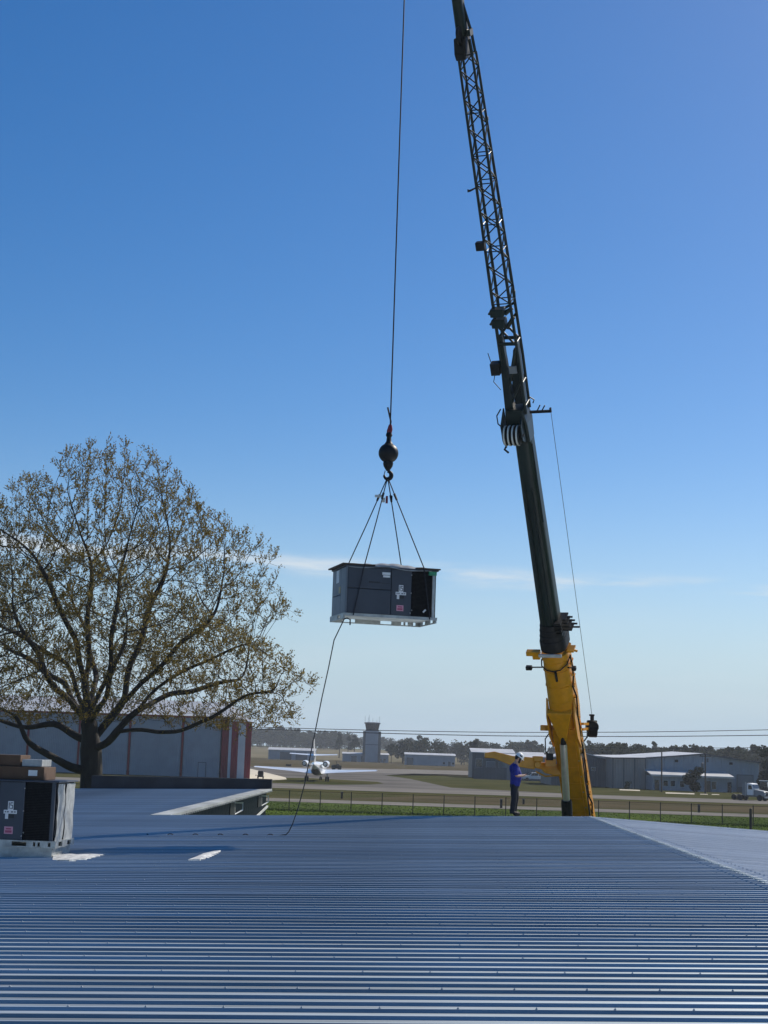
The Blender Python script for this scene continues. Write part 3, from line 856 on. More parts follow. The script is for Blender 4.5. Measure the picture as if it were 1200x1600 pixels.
    d = pos[tips] - pos[par[tips]]; d /= np.linalg.norm(d, axis=1)[:, None] + 1e-9
    Q, TT, LN = [], [], []
    for s_ in range(3):
        t = d * .7 + rnd.uniform(-.8, .8, d.shape) + np.array([0, 0, .8]); t /= np.linalg.norm(t, axis=1)[:, None]
        Q.append(pos[tips] - d * rnd.uniform(0, .25, (len(tips), 1))); TT.append(t); LN.append(rnd.uniform(.25, .72, (len(tips), 1)))
    for q0, t, l in list(zip(Q[0], TT[0], LN[0]))[::1]:
        sm.tube([q0, q0 + t * l], [.006, .003], 3, cap=False)
    Q, TT, LN = np.vstack(Q), np.vstack(TT), np.vstack(LN)
    Vs = []
    for k in range(13):
        keep = rnd.rand(len(Q)) < .84
        q, t, l = Q[keep], TT[keep], LN[keep]
        c = q + t * l * rnd.uniform(.2, 1.05, (len(q), 1))
        u = rnd.normal(size=q.shape) * .6 + t + np.array([0, 0, .2]); u /= np.linalg.norm(u, axis=1)[:, None]
        w = np.cross(u, rnd.normal(size=q.shape)); w /= np.linalg.norm(w, axis=1)[:, None] + 1e-9
        a_ = rnd.uniform(.052, .100, (len(q), 1)); b_ = a_ * rnd.uniform(.28, .42, (len(q), 1))
        Vs.append(np.stack([c, c + u * a_ * .55 + w * b_, c + u * a_ * 1.2, c + u * a_ * .55 - w * b_], 1).reshape(-1, 3))
    Vs = np.vstack(Vs)
    lv.v = Vs.tolist(); lv.f = np.arange(len(Vs)).reshape(-1, 4).tolist()
    Fc = lv.f
    tag(sm.build('leaf_stems', M['bark'], root), kind='stuff')
    tag(lv.build('leaves', M['leaf_oak'], root), kind='stuff')
    print('oak nodes', n, 'tips', len(tips), 'leaves', len(Fc), 'exp', e)
grow_oak()

# ---------------------------------------------------------------- trees far off: clumps of leaf-sized faces
def clump_tree(mb_leaf, mb_wood, c, h, w, rnd, pine=False, nleaf=260, size=1.0, low=.38):
    cx, cy, cz = c
    mb_wood.tube([(cx, cy, cz), (cx + rnd.uniform(-.3, .3), cy, cz + h * .45), (cx + rnd.uniform(-.4, .4), cy, cz + h * .85)], [h * .022, h * .016, h * .005], 5, cap=False)
    for k in range(4):
        a = rnd.uniform(0, 6.28); zz = h * rnd.uniform(.35, .6)
        mb_wood.tube([(cx, cy, cz + zz), (cx + math.cos(a) * w * .3, cy + math.sin(a) * w * .3, cz + zz + h * .18)], [h * .009, h * .003], 4, cap=False)
    lobes = []
    for k in range(9 if not pine else 7):
        a = rnd.uniform(0, 6.28); t = rnd.random()
        if pine:
            zz = h * (.45 + .52 * t); rr = w * .5 * (1.05 - t) * rnd.uniform(.3, 1); s = w * .26 * (1.25 - t * .8)
        else:
            zz = h * (low + (.86 - low) * t); rr = w * .36 * math.sqrt(max(0, 1 - (t - .2) ** 2)) * rnd.random(); s = w * rnd.uniform(.17, .27)
        lobes.append((cx + rr * math.cos(a), cy + rr * math.sin(a), cz + zz, s))
    V, Fc = [], []
    for i in range(nleaf):
        lx, ly, lz, s = rnd.choice(lobes)
        while True:
            p = Vector((rnd.uniform(-1, 1), rnd.uniform(-1, 1), rnd.uniform(-1, 1)))
            if .25 < p.length < 1: break
        q = Vector((lx, ly, lz)) + Vector((p.x * s, p.y * s, p.z * s * .8))
        u = Vector((rnd.gauss(0, 1), rnd.gauss(0, 1), rnd.gauss(0, .6))).normalized()
        v = u.orthogonal().normalized()
        v = (Matrix.Rotation(rnd.uniform(0, 6.28), 3, u) @ v)
        a = size * rnd.uniform(.45, 1.0)
        o = len(V)
        V += [q - u * a * .5, q + v * a * .42, q + u * a * .55, q - v * a * .38]
        Fc.append((o, o + 1, o + 2, o + 3))
    mb_leaf.add(V, Fc)

def tree_thing(name, label, px, Y, top_px, w, mat_leaf, pine=False, nleaf=900, size=.8, seed=1, cat='tree', group=None, low=.38):
    rnd = random.Random(seed)
    p = at(px, top_px, Y); g = terrain_z(p.x, Y); h = p.z - g
    r = empty(name, (p.x, Y, g)); tag(r, label, cat, group)
    a, b = MB(), MB()
    clump_tree(a, b, (0, 0, 0), h * 1.04, w, rnd, pine, nleaf, size, low)
    b.build('trunk', M['bark'], r); a.build('crown', mat_leaf, r)
    return r

def wood(name, label, spots, mat_leaf, pinefrac, seed):
    rnd = random.Random(seed); a, b = MB(), MB()
    for (x, y, h, w) in spots:
        clump_tree(a, b, (x, y, terrain_z(x, y)), h, w, rnd, rnd.random() < pinefrac, 300, 1.7, .18)
    o = a.build(name, mat_leaf); tag(o, label, 'woodland', kind='stuff')
    b.build('trunks', M['bark'], o); o.children[0]['kind'] = 'stuff'
rnd = random.Random(3)
sp = []
for i in range(330):
    x = rnd.uniform(-330, -18); y = rnd.uniform(1360, 1560)
    px = 600 + x / y * 2400
    sp.append((x, y, rnd.uniform(15, 20) * (1 if px < 480 else .85), rnd.uniform(11, 16)))
wood('woodland', 'dark wooded ridge on the far skyline left of the tower', sp, M['leaf_far'], .35, 4)
sp = []
for i in range(230):
    x = rnd.uniform(15, 360); y = rnd.uniform(830, 1000)
    sp.append((x, y, rnd.uniform(12, 16), rnd.uniform(8, 13)))
for i in range(110):
    x = rnd.uniform(75, 170); y = rnd.uniform(540, 640)
    sp.append((x, y, rnd.uniform(10, 13.2), rnd.uniform(6, 9)))
wood('woodland', 'dark belt of trees behind the hangars on the right skyline', sp, M['leaf_far'], .3, 6)
sp = [(rnd.uniform(-120, 40), rnd.uniform(1450, 1700), rnd.uniform(10, 14), rnd.uniform(12, 16)) for i in range(90)]
wood('woodland', 'low far woodland on the skyline behind the control tower', sp, M['leaf_far'], .3, 8)

for k, (px, Y, top, w, lab) in enumerate([
        (531, 1000, 1148, 8, 'tall pine at the left woodland end nearest the tag line'), (545, 1010, 1152, 7, 'shorter middle pine left of the control tower'), (554, 1000, 1150, 7.5, 'pine nearest the left side of the control tower')]):
    tree_thing('pine_tree', lab, px, Y, top, w, M['leaf_pine'], True, 500, 1.5, 20 + k, group='pines left of the tower')
for k, (px, Y, top, w, lab) in enumerate([
        (612, 800, 1162, 8, 'small rounded tree touching the right side of the tower'), (630, 790, 1159, 13, 'broad dark tree second to the right from the tower'),
        (657, 770, 1156, 15, 'broadest dark tree standing behind the white hangar'), (684, 780, 1162, 11, 'tree above the right end of the white hangar')]):
    tree_thing('broadleaf_tree', lab, px, Y, top, w, M['leaf_far'], False, 700, 1.5, 30 + k, group='trees right of the tower')
for k, (px, Y, top, w, lab) in enumerate([
        (742, 620, 1153, 6, 'tall thin tree at the left end of the roadside shed'), (952, 520, 1163, 9, 'bushy tree behind the gabled hangar right gable'),
        (975, 500, 1161, 11, 'large rounded tree above the beige hangar doors'), (1000, 510, 1166, 10, 'rounded tree right of the largest one above the hangar'),
        (1064, 540, 1167, 9, 'domed tree on the skyline between the two utility poles'), (1104, 560, 1172, 8, 'tree behind the right utility pole'),
        (1152, 530, 1171, 10, 'flat topped tree behind the right end of the big hangar')]):
    tree_thing('broadleaf_tree', lab, px, Y, top, w, M['leaf_far'], False, 900, .95, 40 + k, group='trees behind the right hangars')
tree_thing('broadleaf_tree', 'dark tall tree cut by the right edge of the photo', 1198, 312, 1165, 6.5, M['leaf_dark'], False, 3600, .45, 61, low=.12)
tree_thing('dark_bush', 'round dark bush in front of the office annex', 1085, 309, 1199, 5.2, M['leaf_dark'], False, 3600, .36, 62, cat='bush', low=.06)
tree_thing('dark_bush', 'small low bush before the beige hangar doors', 981, 318, 1221, 1.7, M['leaf_dark'], False, 600, .22, 63, cat='bush', low=.06)

# rough grass tufts on the nearest strip of ground
rnd = random.Random(9); mb = MB(); V, Fc = [], []
for i in range(22000):
    y = rnd.uniform(120, 177) if rnd.random() < .75 else rnd.uniform(152, 158)
    x = rnd.uniform(-.26, .27) * y
    h = rnd.uniform(.03, .09) * (1.8 if 152 < y < 156 else 1); a = rnd.uniform(0, 6.28); s = rnd.uniform(.05, .13)
    o = len(V)
    V += [(x - s * math.cos(a), y - s * math.sin(a), 0), (x + s * math.cos(a), y + s * math.sin(a), 0), (x + rnd.uniform(-.1, .1), y + rnd.uniform(-.1, .1), h)]
    Fc.append((o, o + 1, o + 2))
mb.v, mb.f = V, Fc
tag(mb.build('grass', M['grass']), 'short green grass growing along the chain fence', 'grass', kind='stuff')

# ================================================================ fence, posts, poles, wires
FY = 154.0
fx0 = at(452, 1250, FY).x - 3.05 * 14
fn = empty('chain_link_fence', (fx0, FY, 0))
tag(fn, 'chain link fence on thin dark posts along the green strip', 'fence')
me_p = MB().tube([(0, 0, 0), (0, 0, 1.98)], .045, 6).mesh('post', M['black'])
me_r = MB().tube([(0, 0, 1.9), (3.05, 0, 1.9)], .018, 5).mesh('top_rail', M['black'])
mb = MB()
for i in range(-12, 25):
    for s in (-1, 1):
        x0 = i * .15; x1 = x0 + 1.8
        z0, z1 = .05, 1.85
        a0, a1 = x0, x1
        if a0 < 0: z0 += -a0; a0 = 0
        if a1 > 3.05: z1 -= a1 - 3.05; a1 = 3.05
        if a1 - a0 < .05: continue
        if s < 0: p, q = (3.05 - a0, 0, z0), (3.05 - a1, 0, z1)
        else: p, q = (a0, .004, z0), (a1, .004, z1)
        mb.tube([p, q], .0018, 3, cap=False)
me_m = mb.mesh('wire_mesh', M['siding_dark'])
NF = 36
for i in range(NF + 1):
    share(me_p, 'post', fn, (i * 3.05, 0, 0))
    if i < NF:
        share(me_r, 'top_rail', fn, (i * 3.05, 0, 0)); o = share(me_m, 'wire_mesh', fn, (i * 3.05, 0, 0)); o['kind'] = 'stuff'
p = at(1173, 1294, 143)
tag(MB().lathe([(.13, 0), (.125, 1.95), (.07, 2.0)], 8, (p.x, 143, 0)).build('timber_post', M['wood']), 'thick dark timber post by the fence at the right edge', 'post')
for k, (px, pyb, h, lab) in enumerate(((534, 1248, .75, 'short dark marker post on the grass below the jet'), (783, 1263, .95, 'short marker post just left of the worker legs'), (818, 1257, .6, 'small dark marker stub right of the worker legs'), (1092, 1270, .9, 'marker post on brown grass below the dark bush'))):
    gx, gy = gp(px, pyb)
    r = empty('marker_post', (gx, gy, 0)); tag(r, lab, 'post', 'marker posts beside the service road')
    MB().box(-.13, .13, -.13, .13, 0, h).build('stake', M['black'], r); MB().box(-.18, .18, -.18, .18, h, h + .09).build('cap', M['siding_dark'], r)

def pole(label, px, Y, top, gear):
    p = at(px, top, Y); r = empty('utility_pole', (p.x, Y, 0)); tag(r, label, 'pole', 'utility poles by the big hangar')
    MB().tube([(0, 0, 0), (0, 0, p.z)], [.17, .12], 8).build('shaft', M['wood'], r)
    if gear:
        MB().box(-1.1, 1.1, -.06, .06, p.z - .75, p.z - .6).build('crossarm', M['wood'], r)
        MB().lathe([(.02, 0), (.26, .02), (.28, .9), (.1, 1.0)], 10, (-.55, -.1, p.z - 2.9)).build('transformer', M['siding_dark'], r)
        MB().lathe([(.02, 0), (.2, .02), (.2, .7), (.1, .8)], 10, (.45, -.1, p.z - 1.8)).build('transformer', M['siding_dark'], r)
    for i in (-.9, 0, .9) if gear else (0,):
        MB().lathe([(.03, 0), (.06, .05), (.03, .16)], 6, (i, 0, p.z - (.6 if gear else 0))).build('insulator', M['glass'], r)
pole('bare dark utility pole in front of the office annex left half', 1034, 300, 1175, False)
pole('dark utility pole with crossarm and transformers right of the bush', 1102, 296, 1176, True)
def wire(name, label, pts, Y0_, Y1_, r, sag=None):
    P = []
    n = len(pts)
    for i in range(n - 1):
        for k in range(8):
            t = k / 8
            g = (i + t) / (n - 1)
            x = pts[i][0] * (1 - t) + pts[i + 1][0] * t
            # smooth quadratic-ish interpolation of height
            y = pts[i][1] * (1 - t) + pts[i + 1][1] * t
            P.append(at(x, y, Y0_ + (Y1_ - Y0_) * g))
    P.append(at(pts[-1][0], pts[-1][1], Y1_))
    for _ in range(6):
        P = [P[0]] + [(P[a - 1] + P[a] * 2 + P[a + 1]) / 4 for a in range(1, len(P) - 1)] + [P[-1]]
    tag(MB().tube(P, r, 5).build(name, M['cable']), label, 'cable', 'power lines over the airfield')
wire('power_line', 'uppermost power line crossing the sky above the airfield', [(-120, 1118), (120, 1127), (393, 1136), (600, 1141.5), (780, 1144.5), (1000, 1144), (1200, 1140.5), (1420, 1134)], 300, 300, .065)
wire('power_line', 'second power line just under the uppermost one', [(-120, 1123), (120, 1132), (393, 1138.5), (600, 1146), (780, 1150), (1000, 1151), (1200, 1149), (1420, 1144)], 303, 303, .075)
wire('power_line', 'lowest thin power line low over the right hangar trees', [(900, 1167.5), (1034, 1169.5), (1200, 1168), (1420, 1163)], 300, 300, .05)
# ================================================================ the crane
A0 = at(905, 1272, 52.0)
B0 = at(646, -486, 33.7)
T = (B0 - A0).normalized()
S = -(T.cross(Vector((0, 0, 1)))).normalized()
NB = T.cross(S).normalized()                 # the upper side of the boom
if NB.z < 0: NB = -NB
BM = Matrix(((S.x, NB.x, T.x, A0.x), (S.y, NB.y, T.y, A0.y), (S.z, NB.z, T.z, A0.z), (0, 0, 0, 1)))
LEN = (B0 - A0).length
def bs(y):
    lo, hi = -8.0, LEN + 4
    for _ in range(50):
        m = (lo + hi) / 2
        if pix(A0 + T * m)[1] > y: lo = m
        else: hi = m
    return lo
crane = empty('mobile_crane', (A0.x + 0.9, A0.y + 2.4, 0.0))
tag(crane, 'yellow mobile crane with dark telescopic boom and lattice jib leaning left', 'crane')
def cp(mb, name, m, smooth=False, bevel=0, sharp=35, parent=None):
    p = parent or crane
    # parts of the crane are modelled in world coordinates; their own sub-parts share that frame
    return mb.build(name, M[m], p, smooth, sharp, parent is None, bevel)
def prof(w, h, ny=8):
    p = [(-w / 2, -h * .05), (-w / 2, h * .44), (-w * .44, h * .5), (w * .44, h * .5), (w / 2, h * .44), (w / 2, -h * .05)]
    for i in range(1, ny):
        a = math.pi * i / ny
        p.append((w / 2 * math.cos(a), -h * .05 - h * .45 * math.sin(a) ** .8))
    return p
def loft(mb, secs):
    mb.rings([[(x + ox, y + oy, z) for x, y in prof(w, h)] for (z, w, h, ox, oy) in secs])
    return mb
zy0, zy1 = -6.4, bs(1016)
zc = bs(1128)
# yellow base section: box below, rounded underside above
mb = MB(BM)
loft(mb, [(bs(1132), .80, .88, 0, .04), (bs(1112), .86, .98, 0, 0), (bs(1095), .86, .98, 0, 0), (zy1 - .25, .80, .92, 0, 0), (zy1 - .2, .86, .98, 0, 0), (zy1, .86, .98, 0, 0)])
cp(mb, 'boom_base_section', 'yellow', True, sharp=30)
mb = MB(BM)
w0, w1 = .98, .92
mb.rings([[(-.34, -.36, zy0), (.46, -.36, zy0), (.46, .40, zy0), (-.34, .40, zy0)],
          [(-.40, -.36, 0), (.44, -.36, 0), (.44, .40, 0), (-.40, .40, 0)],
          [(-.39, -.38, bs(1130)), (.40, -.38, bs(1130)), (.40, .42, bs(1130)), (-.39, .42, bs(1130))]])
cp(mb, 'boom_heel', 'yellow', bevel=.03)
# welds and plate edges on the yellow sections
for i in range(3):
    z = bs(1088 - i * 24)
    mb = MB(BM); loft(mb, [(z - .012, .872, .992, 0, 0), (z + .012, .872, .992, 0, 0)]); cp(mb, 'weld_ring', 'yellow', True, sharp=30)
for s in (-1, 1):
    mb = MB(BM); mb.box(s * .30 - .015, s * .30 + .015, -.40, -.35, -4.0, bs(1148)); cp(mb, 'plate_edge', 'yellow')
for i in range(7):
    mb = MB(BM); mb.box(-.36, .40, -.385, -.355, -1.6 + i * .62, -1.575 + i * .62); cp(mb, 'weld_seam', 'yellow')
    mb = MB(BM); mb.lathe([(.004, 0), (.022, -.002), (.020, -.02), (.004, -.024)], 8, (.36, -.36, -1.3 + i * .62), 'y'); cp(mb, 'bolt_head', 'galv')
# V-shaped cylinder bracket under the boom
mb = MB(BM)
zb0, zb1 = bs(1142), bs(1098)
mb.prism([(-.40, zb1), (.40, zb1), (.11, zb0), (-.11, zb0)], -.62, -.36, 'xz')
cp(mb, 'cylinder_bracket', 'yellow', bevel=.03)
for s in (-1, 1):
    mb = MB(BM)
    mb.prism([(zb1 + .2, -.55), (zb1 - .5, -.80), (zb0 - .2, -.62), (zb0 - .2, -.42), (zb1 + .2, -.35)], s * .56 - .04, s * .56 + .04, 'yz') if False else mb.rings([[(s * .42, y, z) for z, y in ((zb1 + .3, -.2), (zb1 - .2, -.50), (zb0 + .1, -.50), (zb0 - .5, -.2))], [(s * .47, y, z) for z, y in ((zb1 + .3, -.2), (zb1 - .2, -.50), (zb0 + .1, -.50), (zb0 - .5, -.2))]])
    cp(mb, 'side_plate', 'yellow')
# luffing cylinder
ct_ = BM @ Vector((0, -.56, zb0 + .12))
cb_ = at(886, 1268, 50.4)
ax = (ct_ - cb_)
ext = cb_ - ax.normalized() * 4.0
cp(MB().tube([ct_ + ax.normalized() * .05, ct_ - ax.normalized() * .28], [.07, .095], 12), 'cylinder_eye', 'black', True)
cp(MB().tube([ct_ - ax.normalized() * .22, cb_ + ax.normalized() * .3], .115, 24), 'cylinder_rod', 'steel', True, sharp=60)
cp(MB().tube([cb_ + ax.normalized() * .38, cb_ + ax.normalized() * .30, ext], [.165, .175, .175], 20), 'cylinder_barrel', 'black', True, sharp=50)
# collar with side brackets and lamps
zk = bs(1013)
mb = MB(BM); mb.box(-.84, -.40, -.42, -.22, zk - .05, zk + .10); mb.box(-.66, -.42, -.38, -.26, zk - .20, zk - .05)
cp(mb, 'side_bracket', 'yellow', bevel=.02)
mb = MB(BM); mb.box(-.40, .34, -.57, -.51, zk - .0, zk + .10); cp(mb, 'guide_bar', 'trim', bevel=.01)
mb = MB(BM); mb.box(.40, .62, -.12, .24, zk - .08, zk - .02); mb.tube([(.58, 0, zk - .05), (.70, .04, zk - .12)], .04, 6); cp(mb, 'side_bracket', 'yellow')
zl = bs(1036)
for s, d in ((-1, .36), (1, .12)):
    mb = MB(BM); mb.tube([(s * .40, -.26, zl), (s * (.42 + d), -.30, zl + .02)], .022, 6); a_ = cp(mb, 'lamp_arm', 'black')
    mb = MB(BM); mb.box(s * (.42 + d) - (.16 if s < 0 else 0), s * (.42 + d) + (.04 if s < 0 else .14), -.38, -.24, zl - .06, zl + .07); cp(mb, 'work_lamp', 'black', bevel=.02, parent=a_)
mb = MB(BM); mb.tube([(-.45, -.1, zl + .2), (-.41, -.34, zl + .1), (-.22, -.48, zl + .02), (0, -.52, zl), (.22, -.48, zl + .04), (.41, -.32, zl + .16), (.45, 0, zl + .26)], .022, 6)
mb.tube([(.06, -.53, zl), (.07, -.54, zl - .34)], .04, 8)
cp(mb, 'hose_loop', 'black', True)
# hoses and ladder-like cable run down the right side
r5 = random.Random(5)
pts = [(.455 + r5.uniform(-.02, .05), -.1 + r5.uniform(-.08, .08), zk - .2 - i * (zk + 3.5) / 26) for i in range(27)]
mb = MB(BM); mb.tube(pts, .03, 6); cp(mb, 'side_hose', 'black', True)
me_ = []
for i in range(16):
    z = zk - .5 - i * .42
    mb = MB(BM); mb.box(.43, .50, -.10, .04, z - .03, z + .03); cp(mb, 'hose_clip', 'yellow')
# nested dark section ends with fanned guide plates on the right
ws = [(1010, 994, .84, .95), (998, 986, .79, .88), (991, 978, .75, .82), (985, 971, .70, .77)]
for k, (ya, yb, w, h) in enumerate(ws):
    mb = MB(BM); loft(mb, [(bs(ya), w * .99, h, 0, 0), (bs(yb) - .04, w, h * 1.02, 0, 0), (bs(yb), w * .97, h * .98, 0, 0)])
    o_ = cp(mb, 'boom_section_end', 'black', True, sharp=30)
    zf = bs(967 + k * 5.2)
    mb = MB(BM); mb.box(.22, .50 + .05 * k, -.08, .36, zf - .025, zf + .025); mb.box(.46 + .05 * k, .68 + .06 * k, .1, .15, zf - .02, zf + .02); mb.box(.20, .40, -.38, -.08, zf - .04, zf + .04)
    cp(mb, 'rope_guide_plate', 'black')
# dark green telescopic section
mb = MB(BM)
zt0, zt1 = bs(990), bs(662)
loft(mb, [(zt0, .60, .64, -.03, 0), (zt0 + .5, .60, .64, -.03, 0), (zt1, .50, .56, 0, 0)])
cp(mb, 'telescopic_section', 'dkgreen', True, sharp=30)
mb = MB(BM)
for s in (-1, 1):
    mb.box(s * .11 - .010, s * .11 + .010, -.335, -.25, zt0, zt1 - 2)
mb.box(.235, .275, -.12, -.09, zt1 - 3.2, zt1 - .6)
cp(mb, 'weld_seam', 'lattice')
# ---- boom head
zh = bs(655)
mb = MB(BM); mb.rings([[(-.26, -.30, zt1 - .5), (.26, -.30, zt1 - .5), (.26, .30, zt1 - .5), (-.26, .30, zt1 - .5)],
                       [(-.36, -.44, bs(655)), (.28, -.44, bs(655)), (.28, .32, bs(655)), (-.36, .32, bs(655))],
                       [(-.32, -.46, bs(632)), (.20, -.46, bs(632)), (.20, .28, bs(632)), (-.32, .28, bs(632))]])
cp(mb, 'boom_head', 'dkgreen', bevel=.04)
zs = bs(667)
for k in range(4):
    xk = -.34 + k * .125
    mb = MB(BM); mb.lathe([(.08, xk - .05), (.27, xk - .05), (.29, xk - .035), (.25, xk - .018), (.25, xk + .018), (.29, xk + .035), (.27, xk + .05), (.08, xk + .05)], 22, (0, -.62, zs), 'x')
    sh_ = cp(mb, 'head_sheave', 'black', True, sharp=40)
    mb = MB(BM); mb.lathe([(.255, xk - .024), (.305, xk - .020), (.305, xk + .020), (.255, xk + .024)], 22, (0, -.62, zs), 'x')
    cp(mb, 'rope_turn', 'trim', True, sharp=40, parent=sh_)
for s in (-.42, .16):
    mb = MB(BM); mb.rings([[(s - .02, y, z) for y, z in ((-.74, zs - .12), (-.50, zs - .28), (-.2, zs + .2), (-.2, zs + .7), (-.74, zs + .35))], [(s + .02, y, z) for y, z in ((-.74, zs - .12), (-.50, zs - .28), (-.2, zs + .2), (-.2, zs + .7), (-.74, zs + .35))]])
    cp(mb, 'sheave_plate', 'lattice')
mb = MB(BM); mb.tube([(-.46, -.62, zs), (.2, -.62, zs)], .05, 8); mb.tube([(-.30, -.88, zs - .22), (-.36, -.92, zs - .3), (-.26, -.9, zs - .42)], .035, 6); cp(mb, 'sheave_pin', 'black')
mb = MB(BM); mb.tube([(-.40, -.5, zs + .15), (-.56, -.52, zs + .35), (-.56, -.52, zs + .6), (-.42, -.5, zs + .8)], .02, 6); cp(mb, 'hose_loop', 'black', True)
# outrigger arm carrying the thin sensor wire
zw = bs(645)
mb = MB(BM); mb.box(.30, .95, -.05, .02, zw - .02, zw + .05); mb.box(.90, .95, -.05, .02, zw + .02, zw + .12); mb.tube([(.5, 0, zw), (.62, .05, zw + .2)], .02, 5); mb.tube([(.64, 0, zw), (.76, .05, zw + .18)], .02, 5); mb.tube([(.32, .1, zw + .45), (.45, .1, zw + .35), (.40, .1, zw + .25)], .02, 5)
cp(mb, 'wire_arm', 'black')
wa = BM @ Vector((.93, -.02, zw)); reel = at(925, 1118, 51.2)
cp(MB().tube([wa, (wa + reel) / 2, reel], .008, 5), 'sensor_wire', 'cable')
# hose reel on the right of the heel
rc = at(925, 1136, 51.2)
mb = MB(); mb.lathe([(.05, -.20), (.20, -.20), (.22, -.05), (.20, .20), (.05, .20)], 14, rc, 'y'); mb.lathe([(.03, -.16), (.24, -.14), (.24, .12), (.1, .14)], 8, rc + Vector((.04, 0, -.1)), 'x')
mb.box(rc.x - .16, rc.x + .15, rc.y - .15, rc.y + .15, rc.z - .32, rc.z + .22); mb.box(rc.x - .06, rc.x + .06, rc.y - .05, rc.y + .05, rc.z + .22, rc.z + .40); mb.box(rc.x - .1, rc.x + .08, rc.y - .04, rc.y + .04, rc.z + .36, rc.z + .42)
rl = cp(mb, 'hose_reel', 'black', bevel=.02)
q = BM @ Vector((.5, .1, bs(1138)))
cp(MB().bar(q + Vector((0, 0, .1)), rc + Vector((-.1, 0, .1)), .08, .08).bar(q - Vector((0, 0, .08)), rc + Vector((-.1, 0, -.05)), .08, .08), 'reel_bracket', 'yellow')
cp(MB().tube([rc + Vector((-.1, 0, -.25)), rc + Vector((-.35, 0, -.6)), q + Vector((.0, -.2, -1.0)), q + Vector((.1, -.3, -1.8)), q + Vector((.25, -.3, -2.9))], .025, 6), 'reel_hose', 'black', True)
# left-hand hose loop by the heel
q = BM @ Vector((-.52, -.3, bs(1150)))
cp(MB().tube([q + Vector((0, 0, .3)), q + Vector((-.16, 0, .05)), q + Vector((-.14, 0, -.35)), q + Vector((.1, 0, -.55))], .02, 6).box(q.x - .12, q.x + .1, q.y - .1, q.y + .1, q.z - .62, q.z - .4), 'hose_loop', 'black', True)
cp(MB().box(q.x - .32, q.x + .1, q.y - .1, q.y + .1, q.z + .32, q.z + .5), 'side_bracket', 'yellow', bevel=.02)
# ---- adapter between boom head and lattice jib
J0, J1 = bs(632), bs(545)
def lat(mb, z0, z1, w0, d0, w1, d1, n, rc_, rb_, ox0=0, oy0=0, ox1=0, oy1=0, faces=(0, 1, 2, 3)):
    def corner(k, t):
        w, d = w0 + (w1 - w0) * t, d0 + (d1 - d0) * t
        ox, oy = ox0 + (ox1 - ox0) * t, oy0 + (oy1 - oy0) * t
        sx, sy = ((-1, -1), (1, -1), (1, 1), (-1, 1))[k]
        return Vector((ox + sx * w / 2, oy + sy * d / 2, z0 + (z1 - z0) * t))
    return corner
JW0, JD0, JW1, JD1 = .50, .56, .38, .42
JZ0, JZ1 = bs(470), bs(84)
cor = lat(None, JZ0, JZ1, JW0, JD0, JW1, JD1, 0, 0, 0)
# adapter: heavy left column, triangular plates, right chord
mb = MB(BM); mb.rings([[(-.36, -.30, J0 - .1), (-.10, -.30, J0 - .1), (-.10, 0, J0 - .1), (-.36, 0, J0 - .1)], [(-.30, -.26, bs(560)), (-.12, -.26, bs(560)), (-.12, 0, bs(560)), (-.30, 0, bs(560))], [(-.27, -.26, bs(520)), (-.13, -.26, bs(520)), (-.13, -.1, bs(520)), (-.27, -.1, bs(520))]])
cp(mb, 'adapter_column', 'lattice', bevel=.02)
mb = MB(BM)
for y in (-.26, .26):
    mb.tube([(.24, y, J0 - .2), (.26, y, bs(560)), (.25, y, bs(470))], .045, 8)
    mb.tube([(-.26, y, bs(560)), (-.25, y, bs(470))], .05, 8)
    mb.tube([(-.14, y, bs(600)), (.22, y, bs(540))], .05, 8); mb.tube([(-.14, y, bs(625)), (.24, y, bs(590))], .035, 8)
    mb.tube([(-.20, y, bs(520)), (.24, y, bs(495))], .035, 8); mb.tube([(.24, y, bs(535)), (-.2, y, bs(505))], .035, 8)
    mb.tube([(-.25, y, bs(532)), (.25, y, bs(533))], .055, 8); mb.tube([(-.25, y, bs(490)), (.25, y, bs(478))], .04, 8)
for z in (bs(532), bs(595), bs(630)):
    mb.tube([(.25, -.26, z), (.25, .26, z)], .035, 8)
cp(mb, 'adapter_frame', 'lattice', True, sharp=50)
mb = MB(BM); mb.rings([[(x, y, z) for x, z in ((.10, bs(545)), (.26, bs(535)), (.24, bs(628)), (-.06, bs(628)), (-.08, bs(600)))] for y in (-.16, .12)])
cp(mb, 'adapter_plate', 'lattice', bevel=.02)
mb = MB(BM); mb.box(-.58, -.32, -.40, -.10, bs(578), bs(560)); mb.tube([(-.56, -.25, bs(562)), (-.62, -.25, bs(545))], .015, 5); mb.tube([(-.5, -.25, bs(578)), (-.58, -.25, bs(590)), (-.40, -.25, bs(603))], .015, 5)
cp(mb, 'winch_box', 'black', bevel=.03)
mb = MB(BM); mb.box(-.04, .18, -.36, -.30, bs(577), bs(566)); cp(mb, 'sign_plate', 'siding_grey')
for ya, yb in ((488, 476), (505, 492)):
    mb = MB(BM); mb.box(-.34, .06, -.44, -.10, bs(ya), bs(yb)); cp(mb, 'pivot_block', 'dkgreen', bevel=.03)
mb = MB(BM)
for ya in (497, 481):
    mb.lathe([(.02, -.42), (.035, -.42), (.035, -.06), (.02, -.06)], 10, (-.345, -.05, bs(ya)), 'y')
mb.tube([(.06, -.30, bs(486)), (.28, -.2, bs(478))], .06, 8); mb.tube([(.06, -.30, bs(508)), (.28, -.2, bs(492))], .06, 8)
cp(mb, 'pivot_pin', 'lattice', True)
